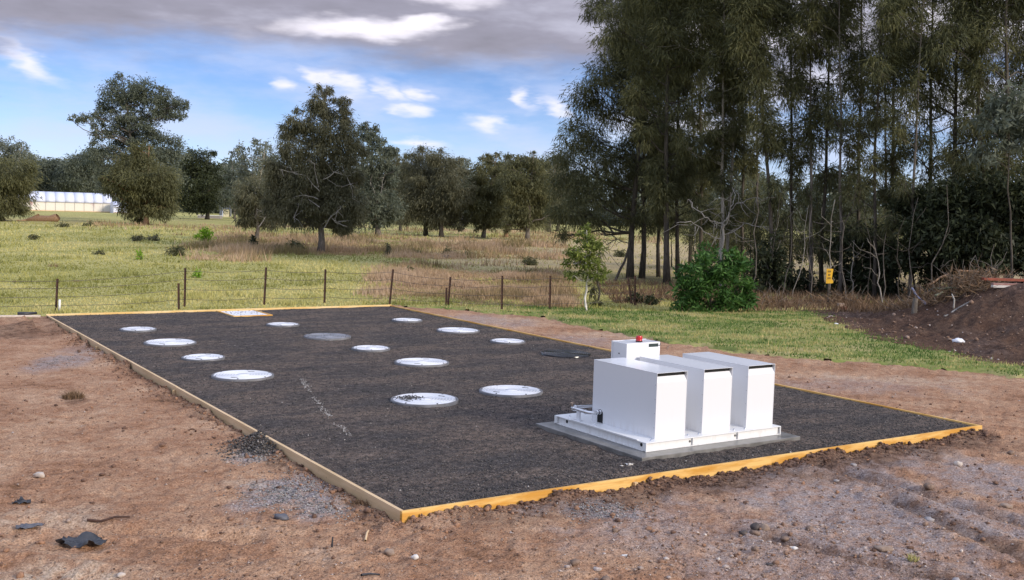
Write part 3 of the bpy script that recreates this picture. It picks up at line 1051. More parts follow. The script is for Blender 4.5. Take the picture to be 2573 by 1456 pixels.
# timber framed opening at the back of the bed
hat = empty('framed_opening', 'square timber framed opening with pale gravel inside at the back of the bed', 'frame', L(4.74, 18.4), ANG)
for (x0, x1, y0, y1) in ((-.53, .53, -.72, -.675), (-.53, .53, .675, .72), (-.53, -.485, -.672, .672), (.485, .53, -.672, .672)):
    link('board', boxes((x0, x1, y0, y1, -.1, .024), bev=.003), M_PINE, hat)
_g = np.random.default_rng(41)
_p = np.stack([_g.uniform(-.47, .47, 900), _g.uniform(-.66, .66, 900), np.full(900, .004)], 1)[:70]
_o = link('pale_gravel', scatter(_p, _g.uniform(.010, .020, 70), _g.uniform(.85, 1, 70), 43), M_SPILL, hat)
_o['kind'] = 'stuff'
link('base_sheet', boxes((-.484, .484, -.671, .671, -.05, .006)), simple('pale_sheet', (.80, .81, .83), (.70, .71, .74), 20, .6), hat)


# ------------------------------------------------------------------ tank lids
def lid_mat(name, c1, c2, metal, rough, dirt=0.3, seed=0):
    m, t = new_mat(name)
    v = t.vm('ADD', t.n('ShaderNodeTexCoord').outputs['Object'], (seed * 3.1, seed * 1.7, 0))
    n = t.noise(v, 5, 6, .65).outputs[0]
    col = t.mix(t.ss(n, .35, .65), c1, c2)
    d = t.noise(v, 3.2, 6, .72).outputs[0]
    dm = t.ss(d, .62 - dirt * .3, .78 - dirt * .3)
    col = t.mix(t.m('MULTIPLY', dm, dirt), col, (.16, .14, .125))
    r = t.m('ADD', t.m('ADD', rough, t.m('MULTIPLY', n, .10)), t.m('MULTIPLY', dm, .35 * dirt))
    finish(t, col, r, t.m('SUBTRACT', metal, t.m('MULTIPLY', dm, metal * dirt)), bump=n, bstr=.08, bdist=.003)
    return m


LID_A = lid_mat('lid_sky_white', (.88, .89, .91), (.83, .84, .87), .08, .16, .03)  # sky reflection on dark glossy lids, put into a white base colour
LID_B = lid_mat('lid_sky_white_dusty', (.84, .85, .88), (.74, .75, .78), .15, .2, .3, 2)  # same sky white in the colour, with real dust over it
LID_D = lid_mat('lid_tree_dark', (.018, .018, .02), (.035, .035, .038), .3, .12, .15, 4)  # lid mirroring dark trees, so no sky white in its colour
LID_G = lid_mat('lid_tree_grey', (.38, .38, .40), (.25, .25, .27), .45, .16, .3, 6)  # grey tone stands for a lid mirroring a tree crown
M_SLOT = simple('lifting_slot', (.02, .02, .022), (.03, .03, .03), 8, .7)


def lid_meshes(R):
    h = .044
    ring = [(R, -.03), (R, h - .012), (R - .006, h - .004), (R - .02, h - .002), (R - .030, h - .002), (R - .034, h - .012), (R - .034, -.03)]
    pr = [(R - .038, -.03), (R - .038, h - .008), (R - .044, h)]
    nr = max(5, int((R - .1) / .052))
    for k in range(nr):
        r = (R - .06) - k * (R - .14) / nr
        pr += [(r, h), (r - .003, h - .010), (r - .017, h - .010), (r - .020, h)]
    pr += [(.06, h), (.056, h + .003), (.03, h + .003), (.0005, h + .003)]
    return mesh_np(*lathe(ring, 72)), mesh_np(*lathe(pr, 72)), h


LIDM = {1: lid_meshes(.525), 0: lid_meshes(.40)}
SLOTM = {1: boxes((-.055, .055, -.016, .016, 0, .004), bev=.002), 0: boxes((-.045, .045, -.014, .014, 0, .004), bev=.002)}
BOLTM = mesh_np(*lathe([(.014, 0), (.014, .006), (.008, .010), (.0005, .010)], 8))
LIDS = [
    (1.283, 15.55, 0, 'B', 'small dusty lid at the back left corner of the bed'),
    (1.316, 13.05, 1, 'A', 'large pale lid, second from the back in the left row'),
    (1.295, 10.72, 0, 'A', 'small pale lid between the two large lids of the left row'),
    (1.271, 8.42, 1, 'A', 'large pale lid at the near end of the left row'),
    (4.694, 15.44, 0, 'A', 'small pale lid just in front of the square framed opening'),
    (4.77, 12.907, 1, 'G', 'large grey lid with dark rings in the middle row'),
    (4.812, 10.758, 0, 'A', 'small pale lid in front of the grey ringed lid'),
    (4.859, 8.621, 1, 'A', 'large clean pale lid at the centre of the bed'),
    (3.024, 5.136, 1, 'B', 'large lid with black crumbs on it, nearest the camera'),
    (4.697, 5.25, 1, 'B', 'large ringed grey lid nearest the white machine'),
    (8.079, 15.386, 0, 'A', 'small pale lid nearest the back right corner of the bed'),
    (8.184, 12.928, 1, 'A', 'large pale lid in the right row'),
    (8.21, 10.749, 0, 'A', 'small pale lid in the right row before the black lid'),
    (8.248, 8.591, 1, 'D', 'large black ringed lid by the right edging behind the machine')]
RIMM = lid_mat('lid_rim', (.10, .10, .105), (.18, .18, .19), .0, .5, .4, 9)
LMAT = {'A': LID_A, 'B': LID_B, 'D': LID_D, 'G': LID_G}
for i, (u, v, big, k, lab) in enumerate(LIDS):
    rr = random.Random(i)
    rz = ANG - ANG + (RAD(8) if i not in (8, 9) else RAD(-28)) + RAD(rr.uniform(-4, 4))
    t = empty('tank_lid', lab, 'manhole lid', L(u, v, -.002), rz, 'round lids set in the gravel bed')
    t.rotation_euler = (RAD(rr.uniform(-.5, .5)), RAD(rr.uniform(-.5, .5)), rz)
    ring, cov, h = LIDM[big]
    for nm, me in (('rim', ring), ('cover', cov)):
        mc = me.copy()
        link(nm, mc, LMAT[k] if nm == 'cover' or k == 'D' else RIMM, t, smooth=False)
    R = .525 if big else .40
    for s in (-1, 1):
        o = link('lifting_slot', SLOTM[big].copy(), M_SLOT, t, loc=(s * R * .18, s * R * .62, h - .001))
    for q in range(6):
        a = q * math.pi / 3 + .5
        link('bolt', BOLTM if BOLTM.materials else (BOLTM.materials.append(M_SLOT) or BOLTM), None, t, loc=((R - .05) * math.cos(a), (R - .05) * math.sin(a), h - .002))
_g = np.random.default_rng(47)
_n = 220
_p = np.stack([3.024 - .18 + _g.normal(0, .10, _n), 5.136 + .16 + _g.normal(0, .10, _n), np.full(_n, .040)], 1)
_k = np.hypot(_p[:, 0] - 3.024, _p[:, 1] - 5.136) < .47
tag(link('gravel_crumbs', scatter(_p[_k], _g.uniform(.005, .014, _k.sum()), _g.uniform(0, .4, _k.sum()), 49), M_GRAIN, loc=PA, rotz=ANG), 'black gravel crumbs lying on the nearest lid', None, None, 'stuff')

# ------------------------------------------------------------------ concrete slab and white blower machine
S0 = L(0, 0)
slab = link('concrete_slab', boxes((3.43, 6.20, .45, 2.70, -.08, .075), bev=.008), M_CONC, loc=S0, rotz=ANG)
tag(slab, 'wet grey concrete slab under the white machine', 'slab')
mac = empty('blower_unit', 'white machine with three box covers on a steel base frame', 'machine', L(4.85, 1.6, .075), ANG)


def ml(x):  # pad frame to machine frame
    return (x[0] - 4.85, x[1] - 1.6, x[2] - .075)


def mpart(name, me, mat, parent=None, at=None):
    o = link(name, me, mat, parent if parent is not None else mac)
    if at is not None:
        o.location = at
    return o


# base frame: rails with recessed webs, flanges, corner plates, deck
x0, x1, y0, y1, zb, zt = 3.66 - 4.85, 6.035 - 4.85, .65 - 1.6, 2.58 - 1.6, .002, .116
fr = mpart('base_frame', boxes(
    (x0 + .03, x1 - .03, y0 + .028, y0 + .036, zb + .01, zt - .012), (x0 + .03, x1 - .03, y1 - .036, y1 - .028, zb + .01, zt - .012),
    (x0 + .028, x0 + .036, y0 + .03, y1 - .03, zb + .01, zt - .012), (x1 - .036, x1 - .028, y0 + .03, y1 - .03, zb + .01, zt - .012),
    (x0 + .012, x1 - .012, y0 + .001, y0 + .06, zb, zb + .0095), (x0 + .012, x1 - .012, y1 - .06, y1 - .001, zb, zb + .0095),
    (x0 + .001, x0 + .06, y0 + .062, y1 - .062, zb, zb + .0095), (x1 - .06, x1 - .001, y0 + .062, y1 - .062, zb, zb + .0095), bev=.0015), M_FRAMEW)
mpart('deck_plate', boxes((x0, x1, y0, y1, zt - .0115, zt), bev=.002), M_FRAMEW, fr)
for (cx, cy) in ((x0, y0), (x1 - .012, y0), (x0, y1 - .012), (x1 - .012, y1 - .012)):
    mpart('corner_plate', boxes((cx, cx + .012, cy - (.0 if cy == y0 else 0), cy + .012, zb, zt - .012), (cx, cx + .012, (cy + .0125 if cy == y0 else cy - .05), (cy + .062 if cy == y0 else cy - .0005), zb + .01, zt - .012)), M_FRAMEW, fr)
for u in (4.443, 5.24):
    mpart('stiffener', boxes((u - 4.85 - .006, u - 4.85 + .006, y0 + .003, y0 + .027, zb + .0098, zt - .012)), M_FRAMEW, fr)
    mpart('web_bolt', mesh_np(*tube_arr([(u - 4.888, y0 + .027, .062), (u - 4.888, y0 + .014, .062)], [.016, .012], 8)), M_CONC, fr)
for v in (2.324, .771):
    mpart('lifting_hole', mesh_np(*tube_arr([(x0 + .0275, v - 1.6, .07), (x0 + .0245, v - 1.6, .07)], .022, 12)), M_DARK, fr)
mpart('edge_angle', boxes((x0 - .004, x0 + .022, -.78, .60, zt + .0005, zt + .010), bev=.002), M_FRAMEW, fr)
for (u, v) in ((3.80, .73), (3.86, .78), (4.44, .76), (4.62, .75), (5.24, .74), (5.43, .73), (3.75, 1.78), (3.80, 2.42)):
    mpart('anchor_bolt', mesh_np(*lathe([(.016, 0), (.016, .006), (.009, .007), (.009, .02), (.0005, .02)], 6)), M_CHROME, fr, ml((u, v, .075 + zt)))

M_INSHADE = M_DARK


def enclosure(u0, wid, notch):
    """sheet steel cover: two sides, back, top, front panel with a folded lip under the air slot"""
    H_, D_, th = .83, 1.28, .004
    e = bpy.data.objects.new('box_cover', None)
    COL.objects.link(e)
    e.parent = mac
    e.location = ml((u0, .775, .075 + zt))
    top_z = H_
    # sides: outline in (y, z), extruded along x
    def side(xa, outline, nm):
        bm = bmesh.new()
        a = [bm.verts.new((xa, y, z)) for y, z in outline]
        b = [bm.verts.new((xa + th, y, z)) for y, z in outline]
        bm.faces.new(a)
        bm.faces.new(b[::-1])
        for i in range(len(a)):
            j = (i + 1) % len(a)
            bm.faces.new((a[j], a[i], b[i], b[j]))
        bmesh.ops.recalc_face_normals(bm, faces=bm.faces)
        bmesh.ops.triangulate(bm, faces=[f for f in bm.faces if len(f.verts) > 4])
        return mpart(nm, bm_mesh(bm), M_WHITE, e)
    out = [(0, 0), (0, top_z - .005), (D_, top_z - .005), (D_, 0)]
    if notch:
        c, w, r0 = 1.11, .062, .12
        arc = [(c + w, 0), (c + w, r0)] + [(c + w * math.cos(q), r0 + w * math.sin(q)) for q in np.linspace(.3, math.pi - .3, 9)] + [(c - w, r0), (c - w, 0)]
        out = [(0, 0), (0, top_z - .005), (D_, top_z - .005), (D_, 0)] + arc
    side(0, out, 'side_panel')
    side(wid - th, [(0, 0), (0, top_z - .005), (D_, top_z - .005), (D_, 0)], 'side_panel')
    mpart('top_panel', boxes((-.002, wid + .002, -.002, D_ + .002, top_z - .0045, top_z), bev=.0012), M_WHITE, e)
    mpart('back_panel', boxes((th + .001, wid - th - .001, D_ - th, D_ - .0005, 0, top_z - .005)), M_WHITE, e)
    # front: flat sheet, then a lip folded back
    pts = [(.001, 0), (.001, top_z - .122), (.040, top_z - .050), (.044, top_z - .052), (.005, top_z - .124), (.005, 0)]
    bm = bmesh.new()
    xa, xb = th + .001, wid - th - .001
    a = [bm.verts.new((xa, y, z)) for y, z in pts]
    b = [bm.verts.new((xb, y, z)) for y, z in pts]
    for i in range(len(a)):
        j = (i + 1) % len(a)
        bm.faces.new((a[i], a[j], b[j], b[i]))
    bmesh.ops.recalc_face_normals(bm, faces=bm.faces)
    mpart('front_panel', bm_mesh(bm), M_WHITE, e)
    mpart('inner_shade', boxes((th + .004, wid - th - .004, .05, D_ - .012, .006, top_z - .008)), M_INSHADE, e)  # black box painted in for the shade inside the white cover
    for k in range(4):
        mpart('rivet', mesh_np(*tube_arr([(.0, .02, .14 + k * .18), (-.003, .02, .14 + k * .18)], .005, 6)), M_CHROME, e)
    return e


enclosure(3.905, .505, True)
enclosure(4.700, .505, False)
enclosure(5.497, .505, False)

# control cabinet behind the covers
cab = bpy.data.objects.new('control_cabinet', None)
COL.objects.link(cab)
cab.parent = mac
cab.location = ml((4.505, 2.105, .075 + zt))
mpart('body', boxes((0, .605, 0, .30, 0, 1.01), bev=.006), M_WHITE, cab)
mpart('door', boxes((-.004, .609, .306, .335, .02, 1.014), bev=.005), M_WHITE, cab)
mpart('name_plate', boxes((.395, .565, -.006, -.001, .945, .99), bev=.001), simple('dark_plate', (.020, .032, .03), (.03, .045, .04), 8, .35), cab)
mpart('cable', mesh_np(*tube_arr([(.565, -.004, .965), (.585, -.012, .958), (.603, -.012, .972), (.612, -.004, .985), (.611, .02, .99)], .0035, 6)), M_DARK, cab)
mpart('wall_bolt', mesh_np(*tube_arr([(-.001, .16, .855), (-.006, .16, .855)], .010, 8)), M_DARK, cab)
M_RED = simple('red_lens', (.55, .012, .012), (.40, .006, .008), 20, .18, spec=.6, coat=.5)
bec = mpart('beacon', mesh_np(*lathe([(.044, 0), (.046, .004), (.046, .060), (.042, .068), (.030, .071), (.0005, .072)], 28)), M_RED, cab, (.30, .10, 1.026))
mpart('beacon_base', mesh_np(*lathe([(.048, 0), (.048, .014), (.044, .016), (.0005, .016)], 28)), M_DARK, cab, (.30, .10, 1.010))

# stainless pipework
pp = [(3.965, 1.885), (3.80, 1.885), (3.755, 1.90), (3.735, 1.94), (3.735, 2.26), (3.745, 2.30), (3.78, 2.315), (4.45, 2.315)]
pz = .335 - .075
pipe = mpart('pipe', mesh_np(*tube_arr([(u - 4.85, v - 1.6, pz) for u, v in pp], .024, 14)), M_CHROME)
for (a, b) in (((3.87, 1.885), (3.845, 1.885)), ((3.735, 1.97), (3.735, 1.995)), ((3.735, 2.22), (3.735, 2.245)), ((3.80, 2.315), (3.83, 2.315)), ((3.92, 1.885), (3.895, 1.885))):
    mpart('coupling', mesh_np(*tube_arr([(a[0] - 4.85, a[1] - 1.6, pz), (b[0] - 4.85, b[1] - 1.6, pz)], .031, 14)), M_CHROME, pipe)
mpart('valve', mesh_np(*join_arr([tube_arr([(3.76 - 4.85, 2.32 - 1.6, pz + .02), (3.76 - 4.85, 2.32 - 1.6, pz + .07)], [.012, .014], 8), tube_arr([(3.735 - 4.85, 2.32 - 1.6, pz + .062), (3.80 - 4.85, 2.32 - 1.6, pz + .062)], .009, 8)])), simple('brass', (.45, .30, .20), (.5, .36, .26), 9, .35, .9), pipe)
mpart('pipe_bracket', boxes((3.72 - 4.85, 3.75 - 4.85, 2.10 - 1.6, 2.16 - 1.6, zt + .001, pz - .02), (3.70 - 4.85, 3.77 - 4.85, 2.06 - 1.6, 2.2 - 1.6, zt + .0005, zt + .006)), M_WHITE, pipe)

# ------------------------------------------------------------------ chalk line and litter on the bed
_g = np.random.default_rng(53)
ck = [P(*q) for q in ((758, 952), (772, 975), (800, 1012), (822, 1040), (842, 1056), (880, 1095))]
_pts = []
for a, b in zip(ck[:-1], ck[1:]):
    k = 75
    tt = _g.random((k, 1))
    _pts.append(a[None] * (1 - tt) + b[None] * tt + np.concatenate([_g.normal(0, .028, (k, 2)), np.full((k, 1), .006)], 1))
_pts = np.vstack(_pts)
_keep = fbm(_pts[:, 1] * 2.2, _pts[:, 0] * 2.2, 5, 2) > .40
tag(link('chalk_line', scatter(_pts[_keep], _g.uniform(.005, .010, _keep.sum()), _g.uniform(.8, 1, _keep.sum()), 55), M_SPILL), 'faint line of pale stone dust across the gravel bed', None, None, 'stuff')


def rock(name, label, cat, px, py, wpx, mat, seed, squash=.5, tint=.6, group=None, asp=1.0, rough=.28, z=None, sub=1):
    q = P(px, py, -.06)
    u, v = to_uv(q[0], q[1])
    if z is None:
        z = float(dirt_z(np.array([q[0]]), np.array([q[1]]))[0])
    d = math.hypot(q[0], q[1])
    r = wpx * d / FPX / 2
    tv, tf = ico(sub, seed, rough)
    tv = tv * np.array([r, r * asp, r * squash])
    me = mesh_np(tv, tf, {'tint': np.full(len(tv), tint)})
    o = link(name, me, mat, loc=(q[0], q[1], z + r * squash * .55), rotz=random.Random(seed).uniform(-.5, .5))
    return tag(o, label, cat, group)


M_PALE = simple('pale_rock', (.58, .50, .42), (.44, .37, .31), 18, .85, 0, .5, .004)
M_WROCK = simple('white_rock', (.72, .68, .62), (.58, .54, .49), 18, .85, 0, .5, .004)
M_BROCK = simple('brown_rock', (.14, .095, .07), (.24, .165, .12), 18, .9, 0, .6, .006)
M_DROCK = simple('dark_rock', (.05, .042, .04), (.10, .08, .07), 18, .85, 0, .6, .006)
M_GROCK = simple('grey_rock', (.26, .24, .235), (.36, .33, .32), 18, .85, 0, .6, .006)
M_TROCK = simple('tan_rock', (.34, .25, .185), (.25, .18, .135), 18, .9, 0, .6, .006)
M_BLACKP = simple('black_plastic', (.022, .023, .027), (.045, .046, .052), 14, .42)
M_GREYP = simple('grey_plastic', (.07, .072, .085), (.11, .11, .125), 14, .5)
ROCKS = [
    ('stone', 'flat cream stone lying on the soil at far left', 100, 1194, 34, M_PALE, .35, .6), ('stone', 'white round stone in front of the near bed corner', 1042, 1399, 20, M_WROCK, .75, 1),
    ('stone', 'brown lump just left of the white round stone', 980, 1383, 27, M_TROCK, .7, 1), ('stone', 'dark slate coloured stone left of the near bed corner', 707, 1295, 40, M_GREYP, .4, .7),
    ('stone', 'cream stone at the bottom left edge of the picture', 304, 1437, 20, M_PALE, .5, 1), ('stone', 'dark upright stone in the little heap in the right foreground', 1899, 1327, 24, M_DROCK, .9, .8),
    ('stone', 'tan stone on the right of the little heap in the foreground', 1921, 1328, 28, M_TROCK, .7, 1), ('stone', 'dark stone at the left end of the little heap in the foreground', 1868, 1338, 24, M_DROCK, .55, .7),
    ('stone', 'brown flat stone at the front of the little heap in the foreground', 1897, 1339, 26, M_BROCK, .5, .8), ('stone', 'thin yellowish chip right of the little stone heap', 1986, 1366, 22, M_PALE, .3, .5),
    ('stone', 'pinkish white chip below the yellowish chip', 1996, 1376, 19, M_WROCK, .45, .8), ('stone', 'reddish brown stone below the little stone heap', 1897, 1376, 18, M_BROCK, .8, .9),
    ('stone', 'rounded tan stone at the far right foreground', 2530, 1271, 28, M_TROCK, .5, .8), ('stone', 'grey stone in the rutted ground at right', 2335, 1303, 26, M_GROCK, .5, .9),
    ('stone', 'pale pointed stone beyond the right rut', 2408, 1165, 19, M_PALE, .75, .9), ('stone', 'grey flat stone just in front of the timber edging', 2144, 1168, 16, M_GROCK, .5, .7),
    ('stone', 'dark brown clod standing in the grey ground at right', 2333, 1229, 26, M_BROCK, .7, .9), ('stone', 'reddish clod near the right corner of the bed', 2540, 1134, 17, M_BROCK, .7, .9),
    ('stone', 'big flat tan stone in the bottom right foreground', 2222, 1373, 46, M_TROCK, .3, .7), ('stone', 'broad tan stone half buried below the big flat one', 2218, 1417, 30, M_TROCK, .45, .8),
    ('stone', 'dark stone flush with the ground at bottom right', 1936, 1406, 24, M_DROCK, .35, .6), ('stone', 'small white stone at the bottom right', 2293, 1437, 12, M_WROCK, .8, 1),
    ('stone', 'pale grey stone at the bottom right edge', 2402, 1447, 24, M_GROCK, .7, .9), ('stone', 'brown stone right of the stone heap', 2034, 1321, 22, M_BROCK, .7, .9),
    ('stone', 'rust coloured stone between the heap and the chips', 1972, 1343, 22, M_BROCK, .6, .9), ('stone', 'crumbling pale stone in the middle of the foreground', 1569, 1387, 22, M_WROCK, .4, .8),
    ('stone', 'white broken stone right of the crumbling pale one', 1452+650, 1200, 14, M_GROCK, .5, .8), ('stone', 'lumpy brown stone low in the middle foreground', 1522, 1452, 30, M_BROCK, .6, .9),
    ('stone', 'brown clod with a shaded side in the middle foreground', 1445, 1408, 26, M_BROCK, .7, .8), ('stone', 'small rust brown clod in the middle foreground', 1546, 1328, 16, M_BROCK, .7, .9),
]
for i, (nm, lab, px, py, w, mt, sq, asp) in enumerate(ROCKS):
    rock(nm, lab, 'stone', px, py, w, mt, 200 + i, sq, asp=asp)
ORD = ['first', 'second', 'third', 'fourth', 'fifth', 'sixth', 'seventh', 'eighth', 'ninth', 'tenth', 'eleventh', 'twelfth', 'thirteenth', 'fourteenth', 'fifteenth', 'sixteenth', 'seventeenth', 'eighteenth', 'nineteenth', 'twentieth']
for i in range(20):  # larger clods leaning on the front boards
    rr = random.Random(700 + i)
    u = .12 + i * .30 + rr.uniform(-.1, .1)
    q = L(u, -.07 - rr.random() * .09)
    r = rr.uniform(.018, .034)
    tv, tf = ico(1, 800 + i, .30)
    me = mesh_np(tv * np.array([r, r * .9, r * .85]), tf, {'tint': np.full(len(tv), rr.uniform(.2, .95))})
    z = float(dirt_z(np.array([q[0]]), np.array([q[1]]))[0])
    o = link('soil_clod', me, M_CLOD, loc=(q[0], q[1], z + r * .45))
    tag(o, ORD[i] + ' big soil clod from the near corner along the front board', 'clod', 'soil clods along the front board')


def scrap(name, label, cat, px, py, wpx, hpx, mat, seed, rot=0.0, tail=0.0):
    """crumpled sheet with a ragged outline, folds and thickness"""
    q = P(px, py, -.07)
    d = math.hypot(q[0], q[1])
    w = wpx * d / FPX
    g = 15
    xs, ys = np.meshgrid(np.linspace(-1, 1, g), np.linspace(-1, 1, g))
    x, y = xs.ravel(), ys.ravel()
    rad = np.hypot(x, y) * (.8 + .75 * fbm(np.arctan2(y, x) * 1.3 + 9, 0 * x + seed, seed, 3))
    keep = rad < 1.02
    if tail:
        keep |= (np.abs(y) < .17) & (x > 0)
    hz = np.abs(fbm(x * 1.6 + seed, y * 1.6, seed, 3) - .5) * 2
    zz = .02 + hz * .42 * (hpx / wpx) * 2.2
    v = np.stack([x * w / 2, y * w * .30, zz * w * .6], 1)
    i = np.arange(g - 1)[:, None] * g
    j = np.arange(g - 1)[None]
    f = np.stack([i + j, i + j + 1, i + g + j + 1, i + g + j], -1).reshape(-1, 4)
    f = f[keep[f].all(1)]
    vv, ff, _ = compact(v, f, {})
    me = mesh_np(vv, ff)
    z = float(dirt_z(np.array([q[0]]), np.array([q[1]]))[0])
    o = link(name, me, mat, loc=(q[0], q[1], z), rotz=rot, smooth=False)
    md = o.modifiers.new('thickness', 'SOLIDIFY')
    md.thickness = .004
    return tag(o, label, cat)


scrap('plastic_scrap', 'largest torn black plastic scrap at bottom left', 'plastic scrap', 200, 1362, 135, 55, M_BLACKP, 3, -.12, 1)
scrap('plastic_scrap', 'crumpled black plastic scrap at the left edge', 'plastic scrap', 56, 1258, 50, 40, M_BLACKP, 8, .5)
scrap('plastic_scrap', 'grey plastic scrap with a tail between two black scraps', 'plastic scrap', 70, 1330, 72, 24, M_GREYP, 5, .45, 1)
for nm, lab, pts, r, mt in (('stick', 'dark stick on the soil at the bottom centre', ((908, 1447), (930, 1441), (954, 1434)), .011, M_BLACKP),
                            ('stick', 'short tan stick below the near bed corner', ((918, 1354), (922, 1338), (926, 1327)), .012, M_TAN),
                            ('root', 'brown root lying on the soil at lower left', ((220, 1306), (255, 1310), (290, 1305), (326, 1302)), .014, M_RUST),
                            ('peg', 'small black peg standing in the soil', ((834, 1372), (835, 1352)), .010, M_BLACKP)):
    w = [P(a, b, -.07) for a, b in pts]
    for q in w:
        q[2] = float(dirt_z(np.array([q[0]]), np.array([q[1]]))[0]) + .012
    if nm == 'peg':
        w[1] = w[0] + np.array([.005, .01, .09])
    if nm == 'root':
        w[1][2] += .02; w[2][2] += .015
    tag(link(nm, mesh_np(*tube_arr(w, np.linspace(r, r * .7, len(w)), 7)), mt, smooth=True), lab, nm)
for i, (px, py, w, lab) in enumerate(((1581, 1168, 24, 'torn white paper scrap on the gravel before the machine'), (1562, 1172, 9, 'tiny white paper bit left of the torn scrap'))):
    q = P(px, py)
    rr = w * math.hypot(q[0], q[1]) / FPX / 2
    tv, tf = ico(1, 900 + i, .45)
    tag(link('paper_scrap', mesh_np(tv * np.array([rr, rr * .8, rr * .22]), tf), M_WROCK, loc=(q[0], q[1], .012)), lab, 'litter')


def tuft(name, label, cat, px, py, n, hh, rad, mat, seed, z=None, group=None, zf=dirt_z, base=None):
    q = P(px, py, -.08) if base is None else np.array(base, float)
    rng = np.random.default_rng(seed)
    a = rng.uniform(0, 6.283, n); r = rad * rng.random(n) ** .6
    x, y = r * np.cos(a), r * np.sin(a)
    h = hh * rng.uniform(.5, 1.0, n) * (1 - .5 * (r / rad) ** 2)
    me = blades(x, y, 0 * x, h, np.full(n, max(.010, hh * .06)), np.clip(rng.beta(2, 2, n), 0, 1), rng, 1.1)
    zz = float(np.asarray(zf(np.array([q[0]]), np.array([q[1]]))).ravel()[0]) if z is None else z
    return tag(link(name, me, mat, loc=(q[0], q[1], zz - .01)), label, cat, group)


tuft('weed', 'dry brown weed clump on the bare soil at left', 'weed', 185, 997, 500, .17, .16, LM['brown'], 61)
tuft('weed', 'little straw tuft in the bottom right foreground', 'weed', 2293, 1412, 60, .10, .05, LM['grass'], 62)
tuft('weed', 'straw tuft beside the near end of the left board', 'weed', 905, 1262, 160, .09, .12, LM['brown'], 63)

# ------------------------------------------------------------------ fence
def star_picket(a, b, nm='post', parent=None):
    a, b = np.array(a, float), np.array(b, float)
    ax = (b - a); Ln = np.linalg.norm(ax); ax /= Ln
    s = np.cross(ax, [0, 1, 0]); s /= np.linalg.norm(s)
    c = np.cross(ax, s)
    bm = bmesh.new()
    prof = []
    for k in range(3):
        t = k * 2 * math.pi / 3 + .5
        for (r, o) in ((.004, -1.05), (.036, -.10), (.036, .10), ):
            an = t + o
            prof.append((r * math.cos(an), r * math.sin(an)))
    lo = [bm.verts.new(tuple(a + s * p + c * q)) for p, q in prof]
    hi = [bm.verts.new(tuple(b + s * p + c * q)) for p, q in prof]
    for i in range(len(prof)):
        j = (i + 1) % len(prof)
        bm.faces.new((lo[i], lo[j], hi[j], hi[i]))
    bm.faces.new(hi)
    bmesh.ops.recalc_face_normals(bm, faces=bm.faces)
    return link(nm, bm_mesh(bm), M_RUST, parent)


fence = empty('wire_fence', 'rusty steel picket fence with thin wires behind the gravel bed', 'fence', (0, 0, 0))
POSTS = [((140, 785), (145, 700)), ((464, 773), (466, 673)), ((663, 768), (669, 671)), ((815, 764), (818, 676)), ((977, 767), (988, 676)), ((1124, 772), (1132, 695)),
         ((1261, 782), (1262, 692)), ((1381, 782), (1383, 692)), ((1595, 766), (1596, 692))]
pl = []
for (bx, by), (tx, ty) in POSTS:
    a = P(bx, by, -.10)
    b = at_depth(tx, ty, a[1])
    star_picket(a - np.array([0, 0, .25]), b, 'post', fence)
    pl.append((a, b))
pl = [(np.array([-19.0, 24.6, -.1]), np.array([-19.0, 24.6, 1.0]))] + pl
for fr_ in (.22, .47, .72, .93):
    segs = []
    for (a, b), (c, d) in zip(pl[:-1], pl[1:]):
        p, q = a + (b - a) * fr_, c + (d - c) * fr_
        tt = np.linspace(0, 1, 7)[:, None]
        w = p * (1 - tt) + q * tt
        w[:, 2] -= .05 * 4 * (tt * (1 - tt))[:, 0]
        segs.append(tube_arr(w + np.array([0, -.03, 0]), .006, 4))
    link('wire', mesh_np(*join_arr(segs)), M_WIRE, fence)
for lab, (bx, by), (tx, ty) in (('short rusty stake left of the second fence post', (450, 780), (449, 711)), ('short rusty stub beside the leaning fence post', (1121, 773), (1122, 722)), ('leaning rusty stake by the grove near the green bush', (1590, 764), (1578, 697))):
    a = P(bx, by, -.10); b = at_depth(tx, ty, a[1])
    tag(star_picket(a - np.array([0, 0, .2]), b, 'steel_stake'), lab, 'stake')
a = P(149, 787, -.1); b = at_depth(150, 752, a[1])
tag(link('white_peg', mesh_np(*tube_arr([a, b], .03, 8)), M_FRAMEW), 'pale plastic peg beside the leftmost fence post', 'peg')
a, b = P(-140, 799, -.02), P(102, 797, -.02)
tag(link('pale_rail', mesh_np(*tube_arr([a + [0, 0, .03], b + [0, 0, .03]], .035, 8)), M_PALE), 'pale rail lying along the edge of the field at far left', 'rail')
a, b = P(40, 795, 0), P(88, 793, 0)
tag(link('black_pipe', mesh_np(*tube_arr([a + [0, .1, .06], b + [0, .1, .06]], [.05, .03], 8)), M_BLACKP), 'short black pipe on the field edge at far left', 'pipe')


# ------------------------------------------------------------------ trees
def leaf_arr(c, d, l, w, rng):
    n = len(c)
    r = rng.normal(size=(n, 3))
    s = np.cross(d, r)
    s /= np.linalg.norm(s, axis=1, keepdims=True) + 1e-9
    m = c + d * (l * .45)[:, None]
    v = np.stack([c, m + s * (w / 2)[:, None], c + d * l[:, None], m - s * (w / 2)[:, None]], 1)
    return v.reshape(-1, 3)


STY = {  # leaf length, width, droop, clump size, cover
    'casuarina': (.28, .052, .70, .47, 3.2, 'needle'),
    'grove': (.24, .032, .55, .52, 2.5, 'needle'),
    'olive': (.32, .084, .55, .46, 3.4, 'needle'),
    'gum': (.25, .11, .5, .40, 3.3, 'leaf'),
    'pale': (.26, .11, .6, .33, 2.2, 'leaf'),
    'dense': (.22, .095, .45, .44, 4.0, 'leaf'),
    'bush': (.19, .065, .15, .34, 3.0, 'leaf'),
    'sapling': (.13, .050, .2, .36, 1.5, 'leaf'),
    'bright': (.30, .10, .1, .40, 2.5, 'leaf'),
}


COVREF = 2.4


